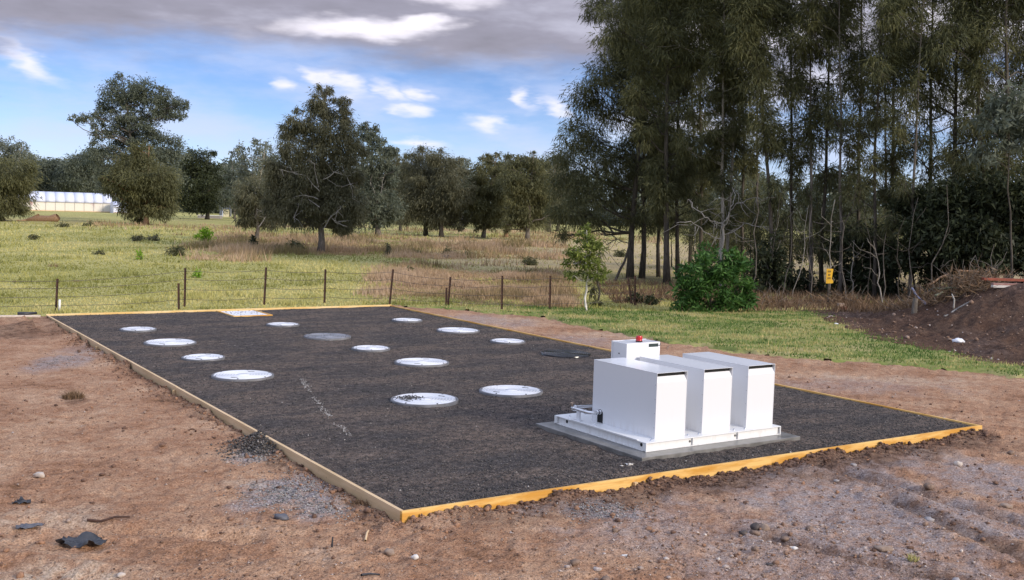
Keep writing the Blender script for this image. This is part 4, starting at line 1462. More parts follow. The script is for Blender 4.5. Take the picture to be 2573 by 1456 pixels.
def leaf_tri(c, d, l, w, rng):
    s = np.cross(d, rng.normal(size=(len(c), 3)))
    s /= np.linalg.norm(s, axis=1, keepdims=True) + 1e-9
    s *= (w / 2)[:, None]
    return np.stack([c - s, c + s, c + d * l[:, None]], 1).reshape(-1, 3)


def crown(lobes, style, rng, scale=1.0, cover=None):
    ll, lw, droop, cf, cov, kind = STY[style]
    cov = cov * (cover / COVREF if cover else 1)
    ll, lw = ll * scale, lw * scale
    V, T, hubs = [], [], []
    quad = style in ('bush', 'sapling', 'bright')
    for (cx, cy, cz, rx, ry, rz) in lobes:
        n = int(cov * math.pi * rx * rz / (ll * lw * .5))
        nc = max(6, int(11 + 7 * min(rx, 2.5)))
        dd = rng.normal(size=(nc, 3))
        dd /= np.linalg.norm(dd, axis=1, keepdims=True)
        cc = dd * (rng.random((nc, 1)) ** .38) * np.array([rx, ry, rz]) * .86 + np.array([cx, cy, cz])
        hubs.append(cc)
        ci = rng.integers(0, nc, n)
        cr = cf * min(rx, rz * 1.3) * rng.uniform(.6, 1.25, nc)
        off = rng.normal(size=(n, 3)) * .55
        pos = cc[ci] + off * cr[ci][:, None] * np.array([1.0, 1.0, .75])
        out = dd[ci] * .45 + off * .35
        if kind == 'needle':
            d = out * .8 + np.array([.10, 0, -droop]) + rng.normal(size=(n, 3)) * .28
        else:
            d = out * .5 + np.array([0, 0, -droop]) + rng.normal(size=(n, 3)) * .6
        d /= np.linalg.norm(d, axis=1, keepdims=True)
        V.append((leaf_arr if quad else leaf_tri)(pos, d, ll * rng.uniform(.6, 1.35, n), lw * rng.uniform(.6, 1.4, n), rng))
        ct = rng.beta(2, 2, nc)
        T.append(np.repeat(np.clip(.62 * ct[ci] + .38 * rng.random(n), 0, 1), 4 if quad else 3))
    V = np.vstack(V)
    return mesh_np(V, np.arange(len(V)).reshape(-1, 4 if quad else 3), {'tint': np.concatenate(T)}), hubs


def limb(a, b, r0, r1, rng, bend=.12, n=5, sides=5):
    a, b = np.array(a, float), np.array(b, float)
    t = np.linspace(0, 1, n)[:, None]
    Ln = np.linalg.norm(b - a)
    p = a + (b - a) * t
    w = np.cumsum(rng.normal(size=(n, 3)), 0)
    w = w - w[0] - (w[-1] - w[0]) * t
    p = p + w * Ln * bend / math.sqrt(n) + np.array([0, 0, -1]) * (t * (1 - t)) * Ln * .10
    return tube_arr(p, np.linspace(r0, r1, n), sides)


def skeleton(lobes, hubs, tr, top, rng, twigs=4, wob=.10, stems=None):
    """trunk with root flare, limbs to the lobes, twigs to the leaf clumps"""
    parts = []
    n = 11
    t = np.linspace(0, 1, n)
    tx = np.stack([top[0] * t ** 1.2, top[1] * t, -.25 + (top[2] + .25) * t], 1)
    w = np.cumsum(rng.normal(size=(n, 2)), 0)
    w = w - w[0] - (w[-1] - w[0]) * t[:, None]
    tx[:, :2] += w * wob * .5
    rad = .80 * tr * (1 - .88 * t) * (1 + .45 * np.exp(-t * 22))
    parts.append(tube_arr(tx, rad, 10))
    for (cx, cy, cz, rx, ry, rz), hb in zip(lobes, hubs):
        hd = math.hypot(cx, cy)
        zc = min(max(cz - .35 * hd - .35 * rz, top[2] * .16), top[2] * .93)
        k = (zc + .25) / (top[2] + .25)
        p0 = np.array([np.interp(k, t, tx[:, i]) for i in range(3)])
        r0 = max(.012, min(tr * .30, tr * (1 - .86 * k) * .48))
        c = np.array([cx, cy, cz])
        parts.append(limb(p0, c, r0, max(.010, r0 * .35), rng))
        for h in hb[:twigs]:
            parts.append(limb(c + (p0 - c) * .25, h, max(.009, r0 * .33), .006, rng, n=4, sides=4))
    return join_arr(parts)


def px_lobes(base, d, lst, rng, zj=.55):
    out = []
    sc = d / FPX
    for (cx, cy, rx, ry) in lst:
        rxm, rzm = rx * sc * 1.2, ry * sc * 1.2
        dep = rng.uniform(-1, 1) * zj * 50 * sc
        c = at_depth(cx, cy, d + dep) - base
        out.append((c[0], c[1], c[2], rxm, rxm * .95, rzm))
    return out


def tree(name, label, cat, X, d, lst, style, bark, tr, seed, group=None, scale=1.0, cover=None, twigs=4, topk=None, zj=.55, zoff=-.12, dead=None, ragged=None):
    ragged = (d > 60 and d < 260 and style in ('casuarina', 'olive', 'gum', 'pale', 'dense')) if ragged is None else ragged
    rng = np.random.default_rng(seed)
    base = foot(X, d, zoff)
    lb = px_lobes(base, d, lst, rng, zj)
    nmain = len(lb)
    if ragged:  # small outlying sprays break up the outline
        zc = sum(q_[2] for q_ in lb) / len(lb)
        for (a, b, c, rx, ry, rz) in list(lb):
            for _ in range(1 + int(rng.random() < .4)):
                th = rng.uniform(-.4, 3.5) if c > zc - .5 else rng.uniform(0, 6.28)
                k = rng.uniform(.85, 1.25)
                s = rng.uniform(.22, .42)
                lb.append((a + math.cos(th) * rx * k, b + rng.uniform(-.6, .6) * ry, c + math.sin(th) * rz * k, rx * s, ry * s, rz * s))
    top = max(lb, key=lambda q: q[2])
    if topk is not None:
        top = lb[topk]
    root = empty(name, label, cat, base, 0, group)
    cm, hubs = crown(lb, style, rng, scale, cover)
    link('trunk', mesh_np(*skeleton(lb, [h_ if i_ < nmain else h_[:1] for i_, h_ in enumerate(hubs)], tr, (top[0] * .9, top[1] * .7, top[2]), rng, twigs)), bark, root, smooth=True)
    link('crown', cm, LM[style], root)
    if dead:
        for pts in dead:
            w = [at_depth(a, b, d - .9 - .5 * rng.random()) - base for a, b in pts]
            pr = [limb(p, q, .029 * (1 - .6 * i / len(w)), .029 * (1 - .6 * (i + 1) / len(w)), rng, .10, 4, 5) for i, (p, q) in enumerate(zip(w[:-1], w[1:]))]
            for p in w[1:]:
                for _ in range(3):
                    e = p + np.array([rng.normal(0, .45), rng.normal(0, .3), rng.normal(-.05, .45)])
                    pr.append(limb(p, e, .016, .006, rng, .2, 4, 4))
            link('dead_branch', mesh_np(*join_arr(pr)), M_DEAD, root, smooth=True)
    return root


G_F = 'trees standing in the far paddock'
tree('gum_tree', 'tall spreading gum tree rising above the white poly tunnel', 'tree', 352, 138,
     [(300, 228, 40, 26), (345, 222, 42, 24), (395, 240, 40, 26), (275, 262, 30, 22), (330, 258, 38, 20), (420, 272, 35, 22), (450, 262, 20, 15), (448, 292, 27, 10), (210, 297, 33, 10), (250, 290, 25, 14), (262, 335, 28, 16), (300, 318, 30, 20), (335, 335, 36, 30), (400, 345, 40, 22), (440, 375, 30, 28), (250, 388, 34, 22), (300, 385, 40, 30), (385, 388, 45, 30), (330, 292, 30, 16), (385, 285, 34, 18), (300, 295, 22, 14), (370, 315, 30, 18), (345, 430, 70, 40), (285, 440, 40, 35), (420, 430, 40, 35)],
     'gum', M_BARKG, .36, 301, G_F, 1.2, 2.5, 6)
tree('paperbark_tree', 'bushy olive tree with orange trunk in front of the tall gum', 'tree', 366, 126,
     [(352, 385, 26, 24), (330, 405, 34, 26), (372, 415, 30, 26), (310, 440, 36, 30), (398, 440, 40, 32), (345, 460, 50, 34), (318, 478, 34, 26), (395, 485, 44, 30), (350, 495, 40, 30), (325, 520, 26, 26), (405, 515, 32, 32), (362, 530, 44, 22), (420, 475, 26, 36), (280, 450, 18, 26)],
     'olive', M_BARKO, .40, 302, G_F, 1.25)
tree('paperbark_tree', 'low bushy olive tree at the far left edge', 'tree', 8, 122,
     [(30, 432, 55, 36), (-10, 450, 60, 45), (52, 475, 30, 36), (10, 500, 50, 36), (-50, 480, 60, 60), (-20, 530, 46, 22), (35, 525, 34, 18)], 'olive', M_BARKD, .35, 303, G_F, 1.25)
tree('gum_tree', 'pale gum tree behind the low tree at the far left edge', 'tree', 18, 165,
     [(10, 372, 42, 26), (50, 388, 34, 22), (-30, 372, 40, 30), (30, 420, 55, 35), (-20, 430, 50, 40)], 'pale', M_BARKP, .35, 304, G_F, 1.5, 2.2)
tree('gum_tree', 'grey green gum behind the left end of the white tunnel', 'tree', 118, 245, [(105, 425, 34, 24), (135, 420, 22, 18), (120, 465, 50, 40), (80, 470, 35, 40)], 'gum', M_BARKG, .35, 305, G_F, 1.9, 2.8)
tree('gum_tree', 'grey green gum behind the right end of the white tunnel', 'tree', 205, 240, [(195, 408, 34, 22), (235, 390, 26, 16), (215, 445, 45, 40), (170, 455, 34, 34), (250, 450, 30, 40)], 'gum', M_BARKG, .35, 306, G_F, 1.9, 2.8)
tree('she_oak', 'dark tree with bare dark trunk between the tall gum and the shed', 'tree', 520, 172,
     [(500, 392, 34, 20), (478, 430, 34, 30), (520, 425, 30, 30), (540, 450, 24, 22), (515, 470, 42, 38), (475, 480, 32, 36), (500, 510, 46, 22)], 'dense', M_BARKD, .38, 307, G_F, 1.9)
tree('gum_tree', 'thin pale gum behind the grey shed', 'tree', 566, 235, [(556, 438, 18, 18), (570, 455, 16, 18), (550, 470, 22, 24), (580, 480, 18, 24)], 'pale', M_BARKP, .2, 308, G_F, 1.7)
tree('gum_tree', 'tall sparse pale gum left of the big she oak', 'tree', 640, 150,
     [(606, 378, 20, 26), (645, 368, 20, 22), (672, 388, 24, 28), (600, 420, 22, 24), (640, 415, 28, 28), (610, 455, 28, 24), (660, 445, 30, 30)], 'pale', M_BARKP, .30, 309, G_F, 1.5, 1.7)
tree('she_oak', 'big she oak with bare white lower branches in the middle of the paddock', 'tree', 806, 66,
     [(800, 245, 17, 24), (818, 232, 13, 14), (788, 275, 28, 22), (830, 280, 26, 22), (864, 265, 13, 22), (868, 295, 18, 22), (755, 315, 32, 20), (722, 335, 24, 26), (790, 325, 42, 32), (850, 335, 40, 32), (885, 352, 22, 26), (740, 380, 42, 32), (810, 385, 50, 36), (872, 390, 36, 36), (715, 430, 42, 32), (780, 445, 46, 36), (850, 445, 46, 36), (890, 450, 22, 32), (700, 488, 36, 30), (750, 505, 36, 30), (858, 505, 42, 36), (880, 545, 30, 26), (800, 515, 30, 22), (690, 525, 28, 24), (835, 555, 36, 20), (725, 535, 36, 26), (770, 545, 36, 24), (900, 515, 22, 32), (685, 455, 24, 30), (860, 570, 30, 16), (760, 470, 40, 32), (820, 480, 36, 30)],
     'casuarina', M_BARKG, .26, 310, G_F, .9, 3.0, 5,
     dead=[((803, 480), (780, 455), (770, 440), (735, 432), (708, 425)), ((800, 500), (765, 490), (750, 510), (738, 545)), ((803, 520), (775, 500), (752, 515)), ((812, 450), (840, 432), (870, 440), (880, 462), (862, 468)), ((812, 575), (830, 545), (848, 530), (858, 520)), ((835, 548), (845, 560), (860, 565)), ((800, 470), (790, 410), (776, 400))])
tree('she_oak', 'low she oak with dead twigs leaning left of the big one', 'tree', 643, 82,
     [(640, 480, 38, 32), (655, 520, 46, 32), (622, 545, 26, 24), (682, 548, 34, 24), (615, 505, 22, 24), (690, 500, 28, 28)], 'casuarina', M_BARKG, .22, 311, G_F, 1.1, 3.2, 4,
     dead=[((650, 570), (668, 545), (690, 540), (720, 552)), ((665, 550), (658, 530), (645, 525))])
tree('gum_tree', 'rounded gum tree just right of the big she oak', 'tree', 951, 104,
     [(915, 335, 28, 20), (945, 350, 28, 20), (970, 385, 22, 24), (938, 400, 38, 38), (920, 450, 38, 42), (965, 440, 28, 34), (950, 500, 44, 38), (922, 540, 38, 30), (985, 520, 28, 36), (955, 548, 36, 22), (895, 520, 24, 34)], 'gum', M_BARKG, .34, 312, G_F, 1.2, 2.6, 4,
     dead=[((948, 520), (940, 480), (930, 455)), ((950, 510), (960, 470), (965, 445))])
tree('she_oak', 'slim she oak between the rounded gum and the paired trees', 'tree', 1006, 130, [(1003, 405, 14, 20), (1000, 450, 26, 36), (1010, 500, 30, 42), (1005, 545, 32, 26), (985, 470, 20, 34), (1025, 460, 18, 30)], 'casuarina', M_BARKG, .22, 313, G_F, 1.4)
tree('she_oak', 'broad dark she oak, left one of the paired trees', 'tree', 1070, 112,
     [(1060, 400, 26, 24), (1045, 430, 36, 28), (1080, 440, 38, 34), (1040, 480, 33, 38), (1075, 500, 42, 42), (1050, 535, 40, 28), (1085, 545, 34, 24), (1022, 520, 28, 34)], 'casuarina', M_BARKD, .32, 314, G_F, 1.25, 3.0)
tree('she_oak', 'dark she oak with forked trunk, right one of the paired trees', 'tree', 1109, 110,
     [(1095, 395, 23, 20), (1120, 418, 28, 24), (1130, 455, 33, 30), (1120, 500, 38, 38), (1140, 535, 32, 30), (1112, 548, 30, 22), (1150, 490, 26, 36)], 'casuarina', M_BARKD, .30, 315, G_F, 1.25, 3.0)
tree('gum_tree', 'pale distant gum showing between the paired trees and the olive pair', 'tree', 1166, 175, [(1163, 412, 24, 18), (1175, 445, 24, 28), (1160, 480, 28, 32), (1180, 510, 26, 32)], 'pale', M_BARKP, .26, 316, G_F, 1.6, 2.2)
tree('she_oak', 'olive she oak with a pointed top and pale trunk', 'tree', 1213, 112,
     [(1222, 395, 11, 18), (1214, 425, 24, 24), (1240, 420, 22, 26), (1214, 470, 33, 38), (1245, 470, 28, 34), (1220, 520, 36, 36), (1190, 522, 26, 36), (1258, 525, 26, 34), (1230, 555, 34, 20), (1195, 470, 24, 30)], 'olive', M_BARKG, .28, 317, G_F, 1.15, 2.8)
tree('she_oak', 'olive she oak standing beside the dark grove edge', 'tree', 1325, 106,
     [(1300, 410, 24, 19), (1335, 405, 26, 18), (1320, 445, 38, 28), (1288, 460, 28, 33), (1350, 460, 28, 38), (1320, 500, 42, 42), (1345, 540, 33, 28), (1290, 540, 28, 28), (1325, 560, 38, 16), (1365, 500, 26, 40)], 'olive', M_BARKG, .30, 318, G_F, 1.15, 2.8)
tree('paperbark_tree', 'low tree with reddish trunk between the two olive she oaks', 'tree', 1272, 118, [(1265, 440, 24, 28), (1265, 475, 30, 34), (1280, 505, 30, 32), (1262, 540, 32, 24)], 'casuarina', M_BARKO, .30, 319, G_F, 1.3)
tree('gum_tree', 'distant dull gum behind the olive she oaks', 'tree', 1380, 150, [(1378, 430, 34, 30), (1395, 470, 34, 38), (1370, 510, 38, 38)], 'casuarina', M_BARKG, .3, 320, G_F, 1.7)


for i, (X, d, lst, sty) in enumerate((
        (1000, 175, [(985, 425, 30, 26), (1020, 440, 30, 26), (1000, 480, 36, 36), (1030, 510, 34, 34)], 'pale'),
        (1095, 185, [(1085, 420, 30, 22), (1120, 440, 32, 26), (1090, 475, 36, 34), (1130, 500, 34, 34)], 'gum'),
        (1155, 180, [(1150, 430, 24, 24), (1190, 450, 26, 24), (1165, 490, 36, 36), (1195, 520, 30, 28)], 'pale'),
        (1250, 170, [(1240, 430, 28, 22), (1275, 420, 26, 22), (1260, 470, 36, 34), (1250, 515, 36, 30)], 'gum'),
        (1305, 185, [(1295, 425, 30, 24), (1340, 420, 30, 24), (1310, 470, 40, 34), (1340, 510, 36, 34)], 'pale'),
        (1400, 160, [(1390, 420, 34, 28), (1425, 450, 34, 30), (1390, 480, 38, 36), (1420, 520, 36, 30)], 'gum'),
        (590, 185, [(585, 440, 26, 26), (620, 450, 26, 26), (600, 490, 34, 34), (560, 500, 26, 30)], 'gum'),
        (160, 262, [(150, 425, 30, 22), (185, 432, 28, 20), (165, 455, 40, 26)], 'pale'),
        (700, 160, [(700, 420, 26, 30), (680, 460, 28, 34), (715, 490, 30, 34)], 'gum'))):
    tree('gum_tree', ('pale gum in the back row behind the slim she oak', 'gum in the back row behind the paired dark she oaks', 'pale gum in the back row left of the pointed olive she oak', 'gum in the back row above the reddish trunked low tree', 'pale gum in the back row behind the olive she oak by the grove', 'gum in the back row touching the left grove edge', 'gum in the back row above the grey shed', 'pale gum in the back row above the white tunnel', 'gum in the back row behind the big she oak')[i],
         'tree', X, d, lst, sty, M_BARKG, .28, 330 + i, G_F, 1.7, 2.3)


def far_wood():
    rng = np.random.default_rng(71)
    lob = []
    for k in range(110):
        X = -350 + 3300 * (k + rng.random()) / 110
        d = rng.uniform(225, 300)
        hi = rng.uniform(398, 445)
        hi += .024 * X
        for yy in (hi, hi + 28, hi + 56, hi + 80, hi + 98):
            c = at_depth(X + rng.normal(0, 12), yy, d)
            r = 30 * d / FPX * rng.uniform(.8, 1.3)
            if c[2] > -.5:
                lob.append((c[0], c[1], c[2], r, r, r * .8))
    cm, _ = crown(lob, 'gum', rng, 4.4, 2.3)
    tag(link('far_wood', cm, LM['gum']), 'far line of dull green woodland along the horizon', None, None, 'stuff')


far_wood()

# ------------------------------------------------------------------ the grove at right
G_G = 'she oaks of the dark grove'
tree('she_oak', 'dark she oak at the left edge of the grove, boughs reaching left', 'tree', 1583, 50,
     [(1590, 40, 40, 50), (1545, 125, 42, 42), (1515, 195, 42, 38), (1560, 180, 50, 50), (1475, 255, 45, 40), (1530, 270, 50, 45), (1450, 330, 40, 40), (1500, 345, 48, 40), (1430, 400, 45, 35), (1485, 420, 50, 40), (1545, 400, 45, 45), (1420, 460, 42, 36), (1470, 490, 48, 36), (1530, 490, 40, 40), (1435, 530, 40, 30), (1490, 550, 42, 28), (1400, 545, 28, 26), (1410, 590, 22, 14), (1590, 110, 45, 50), (1625, -30, 45, 50)],
     'grove', M_BARKD, .20, 401, G_G, 1.15, 2.5)


def grove_lobes(rng, X, ytop, ybot, w, n, lean=0):
    out = []
    for k in range(n):
        f = (k + rng.random()) / n
        y = ytop + (ybot + 70 - ytop) * f ** 1.1
        ww = w * (.55 + .9 * math.sin(math.pi * min(1, .15 + .75 * f)))
        out.append((X + lean * (1 - f) + rng.normal(0, .55) * ww, y, rng.uniform(.6, .95) * w * .66, rng.uniform(.7, 1.2) * w * .66))
    return out


GROVE = [  # X, depth, top, bottom of crown, half width, lobes, trunk radius, bark, lean, label
    (1612, 50.5, -120, 430, 66, 17, .19, 'D', 25, 'thick dark trunk she oak, second from the grove left edge'),
    (1655, 52, -160, 380, 70, 15, .13, 'D', 0, 'slender she oak third from the grove left edge'),
    (1676, 46, -190, 420, 76, 17, .20, 'D', 10, 'thick dark she oak just left of the green bush'),
    (1704, 51, -170, 400, 72, 15, .15, 'D', 5, 'she oak rising behind the left end of the green bush'),
    (1760, 54, -180, 400, 74, 15, .15, 'D', 0, 'dark she oak rising behind the middle of the green bush'),
    (1803, 45, -210, 330, 72, 14, .13, 'P', 15, 'pale trunk she oak, left one of the pale pair above the bush'),
    (1824, 45.5, -200, 330, 66, 13, .12, 'P', 40, 'pale trunk she oak, right one of the pale pair above the bush'),
    (1868, 55, -180, 350, 70, 13, .14, 'D', -10, 'she oak standing behind the pale trunk pair'),
    (1948, 43, -160, 330, 72, 13, .14, 'D', -80, 'leaning she oak slanting up to the left right of the bush'),
    (1985, 47, -200, 330, 70, 13, .13, 'D', 8, 'straight dark she oak right of the leaning one'),
    (2035, 43, -230, 290, 66, 12, .11, 'G', 5, 'thin grey she oak left of the yellow sign'),
    (2066, 44, -240, 330, 68, 12, .13, 'D', 20, 'dark she oak right behind the yellow sign'),
    (2112, 42, -230, 280, 62, 11, .10, 'G', -5, 'thin grey she oak just right of the yellow sign'),
    (2150, 46, -240, 320, 68, 12, .14, 'D', 10, 'she oak midway between the sign and the leaning pole'),
    (2196, 41, -250, 270, 60, 11, .11, 'D', 25, 'she oak with a slightly bent stem left of the leaning pole'),
    (2238, 44, -250, 330, 66, 12, .15, 'D', 5, 'dark she oak above the short grey stump post'),
    (2285, 40, -260, 290, 62, 11, .10, 'G', 45, 'thin stem she oak behind the leaning pole'),
    (2330, 43, -260, 360, 72, 13, .15, 'D', 10, 'she oak at the left end of the dark thicket'),
    (2392, 41, -260, 360, 72, 14, .16, 'D', 25, 'she oak above the brush pile'),
    (2452, 40, -260, 400, 80, 15, .16, 'D', 0, 'she oak above the dead fronds on the brush pile'),
    (2520, 39, -260, 420, 80, 15, .17, 'D', 10, 'she oak above the stacked boards at right'),
    (2590, 40, -260, 430, 80, 15, .17, 'D', 0, 'she oak at the right edge of the picture'),
    (1735, 66, -60, 420, 90, 14, .16, 'D', 0, 'she oak deep in the grove behind the bush'),
    (1900, 68, -60, 380, 85, 11, .15, 'D', 0, 'she oak deep in the grove behind the leaning one'),
    (2220, 66, -60, 380, 85, 10, .15, 'D', 0, 'she oak deep in the grove right of the sign'),
    (2440, 62, -100, 420, 100, 14, .15, 'D', 0, 'she oak deep in the grove behind the thicket'),
]
BK = {'D': M_BARKD, 'P': M_BARKP, 'G': M_BARKG}
for i, (X, d, yt, yb, w, n, tr, bk, lean, lab) in enumerate(GROVE):
    rr = random.Random(500 + i)
    lst = grove_lobes(rr and np.random.default_rng(500 + i), X, yt, yb, w * 45 / d if d > 58 else w, int(n * 1.5), lean)
    lst[0] = (X + lean * 1.1, yt, lst[0][2], lst[0][3])
    lst = [(a, b, rx * (1.12 - .34 * min(1, max(0, (b - 90) / 220))), ry * (1.12 - .30 * min(1, max(0, (b - 90) / 220)))) for a, b, rx, ry in lst]
    rg = np.random.default_rng(550 + i)
    if True:  # sparse lower sprigs on the stems
        lst += [(X + rg.normal(0, 26), rg.uniform(yb - 20, 640 if X > 1880 else 560), rg.uniform(15, 28), rg.uniform(18, 36)) for _ in range(9)]
    tree('she_oak', lab, 'tree', X, d, lst, 'grove', BK[bk], tr * .85, 520 + i, G_G, 1.1, (2.05 if X < 1900 else 1.4) * (.6 if d > 58 else 1), 5, 0)

# understorey
G_U = 'thicket shrubs under the grove'
UNDER = [
    (1840, 58, [(1820, 560, 40, 30), (1870, 590, 45, 30), (1830, 620, 55, 28), (1790, 600, 40, 30)], 'grove', 'scrub filling the gap behind the pale dead limbs', 1.6),
    (1960, 58, [(1950, 560, 45, 36), (1990, 600, 50, 34), (1940, 630, 60, 26)], 'grove', 'scrub behind the leaning she oak stem', 1.4),
    (2080, 60, [(2060, 590, 45, 36), (2110, 610, 50, 34), (2150, 580, 45, 40), (2080, 640, 70, 22)], 'grove', 'scrub deep behind the yellow sign', 1.5),
    (2220, 57, [(2200, 560, 50, 40), (2260, 590, 55, 40), (2230, 640, 70, 26)], 'grove', 'scrub deep behind the stump post', 1.7),
    (1690, 62, [(1680, 540, 40, 36), (1650, 570, 40, 28), (1720, 580, 44, 26)], 'grove', 'scrub seen between the thick dark trunks', 1.2),
    (1925, 42, [(1920, 640, 40, 45), (1950, 690, 45, 45), (1900, 700, 30, 40), (1940, 740, 40, 25)], 'dense', 'dark shrub right of the green bush', 2.2),
    (2010, 43, [(2000, 700, 35, 35), (2030, 720, 35, 32), (1985, 740, 35, 22)], 'dense', 'sparse low shrub left of the yellow sign', 1.5),
    (2130, 42.5, [(2125, 620, 40, 45), (2150, 670, 45, 45), (2110, 700, 32, 40), (2140, 735, 45, 28)], 'dense', 'dark shrub right of the yellow sign', 2.0),
    (2210, 42, [(2200, 600, 45, 50), (2230, 660, 50, 50), (2190, 710, 45, 40), (2240, 735, 40, 25)], 'dense', 'dark shrub left of the leaning pole', 2.4),
    (2300, 40, [(2290, 510, 45, 45), (2320, 580, 55, 55), (2280, 640, 45, 45), (2330, 680, 50, 40)], 'dense', 'tall black green shrub behind the leaning pole', 3.0),
    (2400, 39, [(2380, 490, 60, 45), (2430, 560, 65, 60), (2370, 610, 60, 55), (2430, 665, 60, 45)], 'dense', 'tall black green shrub behind the brush pile', 3.2),
    (2500, 38, [(2480, 480, 60, 48), (2540, 500, 55, 50), (2500, 570, 65, 60), (2540, 640, 60, 50), (2470, 660, 55, 45)], 'dense', 'tall black green shrub behind the stacked boards', 3.2),
    (2600, 38, [(2590, 480, 60, 55), (2620, 560, 60, 60), (2590, 640, 60, 60)], 'dense', 'tall black green shrub at the right picture edge', 3.2),
    (2540, 36, [(2500, 300, 45, 45), (2550, 350, 45, 50), (2530, 250, 45, 40), (2570, 280, 45, 50), (2480, 380, 40, 30)], 'gum', 'broad leaved tree hanging over the right picture edge', 2.0),
    (1760, 60, [(1740, 560, 50, 40), (1800, 580, 50, 40), (1850, 590, 45, 40), (1780, 620, 70, 30)], 'grove', 'scrubby tree behind the green bush', 1.4),
    (1500, 36.5, [(1498, 690, 16, 45), (1510, 650, 14, 30), (1490, 720, 14, 25)], 'olive', 'thin dark sapling behind the pale stemmed one', .9),
    (2240, 43, [(2235, 480, 22, 35), (2255, 540, 25, 35), (2225, 590, 25, 35)], 'grove', 'thin sapling filling the gap above the stump post', 1.1),
    (2060, 45, [(2050, 500, 30, 40), (2085, 560, 30, 40), (2040, 610, 30, 36)], 'grove', 'thin leafy sapling above the yellow sign', 1.0),
    (1895, 47, [(1890, 520, 36, 40), (1920, 570, 36, 40), (1880, 620, 40, 36)], 'grove', 'twiggy sapling left of the leaning she oak', 1.2),
]
for i, (X, d, lst, sty, lab, cov) in enumerate(UNDER):
    tree('thicket_shrub', lab, 'shrub', X, d, lst, sty, M_BARKD, .06, 620 + i, G_U, 1.0, cov, 5)

# bare dead limbs showing pale inside the grove
for i, (X, d, lab, segs) in enumerate((
        (1815, 44, 'pale dead limbs spreading above the green bush', [((1815, 560), (1770, 545), (1730, 500)), ((1815, 560), (1850, 510), (1895, 495), (1950, 498), (1990, 505)), ((1818, 600), (1870, 560), (1930, 570), (1985, 600)), ((1812, 600), (1760, 570), (1700, 560)), ((1815, 580), (1835, 520), (1840, 470))]),
        (1540, 48, 'bare dark bough low at the left edge of the grove', [((1583, 610), (1550, 600), (1515, 612), (1490, 618)), ((1550, 600), (1530, 585), (1500, 590))]))):
    rng = np.random.default_rng(680 + i)
    base = foot(X, d, -.12)
    pr = [limb(np.array([0, 0, -.2]), at_depth(*segs[0][0], d) - base, .07, .05, rng, .03, 6, 7)]
    for sg in segs:
        w = [at_depth(a, b, d + rng.normal(0, .4)) - base for a, b in sg]
        w[0] = at_depth(*sg[0], d) - base
        for k, (p, q) in enumerate(zip(w[:-1], w[1:])):
            pr.append(limb(p, q, .026 * (1 - .25 * k), .018 * (1 - .25 * k), rng, .14, 6, 5))
            for _ in range(5):
                f = rng.random()
                s = p * (1 - f) + q * f
                pr.append(limb(s, s + np.array([rng.normal(0, .5), rng.normal(0, .4), rng.normal(-.1, .4)]), .013, .005, rng, .2, 4, 4))
    tag(link('dead_tree', mesh_np(*join_arr(pr)), M_DEAD if i == 0 else M_BARKD, loc=base, smooth=True), lab, 'dead tree')

# thin bare stems in the thicket
for i in range(26):
    rng = np.random.default_rng(900 + i)
    X = 1890 + 26 * i + rng.uniform(-9, 9)
    d = rng.uniform(37.5, 42)
    b = foot(X, d, -.1)
    h = rng.uniform(2.2, 5.0)
    e = np.array([rng.normal(0, .35), rng.normal(0, .2), h])
    pr = [limb([0, 0, -.15], e, rng.uniform(.018, .032), .008, rng, .07, 8, 5)]
    for _ in range(5):
        f = rng.uniform(.2, .9)
        s = e * f
        pr.append(limb(s, s + np.array([rng.normal(0, .5), rng.normal(0, .3), rng.uniform(-.2, .7)]), .009, .004, rng, .2, 4, 4))
    o = link('bare_stem', mesh_np(*join_arr(pr)), (M_BARKG, M_BARKP, M_BARKD)[i % 3], loc=b, smooth=True)
    tag(o, ORD[i // 3] + ' thin ' + ('grey', 'pale', 'dark')[i % 3] + ' leafless stem from the left in the thicket', 'stem', ('grey', 'pale', 'dark')[i % 3] + ' bare stems in the thicket')

M_BARKW = bark_mat('white_bark', (.50, .47, .41), (.72, .69, .62))
# green bush and sapling in front of the grove
tree('green_bush', 'dense bright green bush standing at the edge of the lawn', 'bush', 1790, 33.2,
     [(1765, 672, 36, 30), (1822, 668, 38, 30), (1745, 718, 40, 32), (1800, 714, 46, 40), (1855, 720, 36, 42), (1716, 750, 30, 26), (1770, 758, 50, 26), (1835, 755, 40, 26), (1782, 632, 20, 22), (1856, 672, 30, 30), (1725, 695, 26, 30), (1838, 640, 16, 18), (1872, 745, 24, 26), (1705, 770, 22, 14)],
     'bush', M_BARKD, .06, 801, None, 1.0, 3.0, 5)
tree('sapling', 'young yellow green tree with a thin white trunk', 'tree', 1467, 32.1,
     [(1474, 578, 12, 22), (1470, 608, 24, 24), (1448, 628, 26, 20), (1490, 628, 26, 24), (1452, 655, 34, 20), (1488, 655, 26, 26), (1438, 690, 22, 10), (1505, 690, 22, 14), (1470, 685, 22, 14)],
     'sapling', M_BARKW, .065, 802, None, 1.0, 4.6, 5, topk=1, zj=.3)

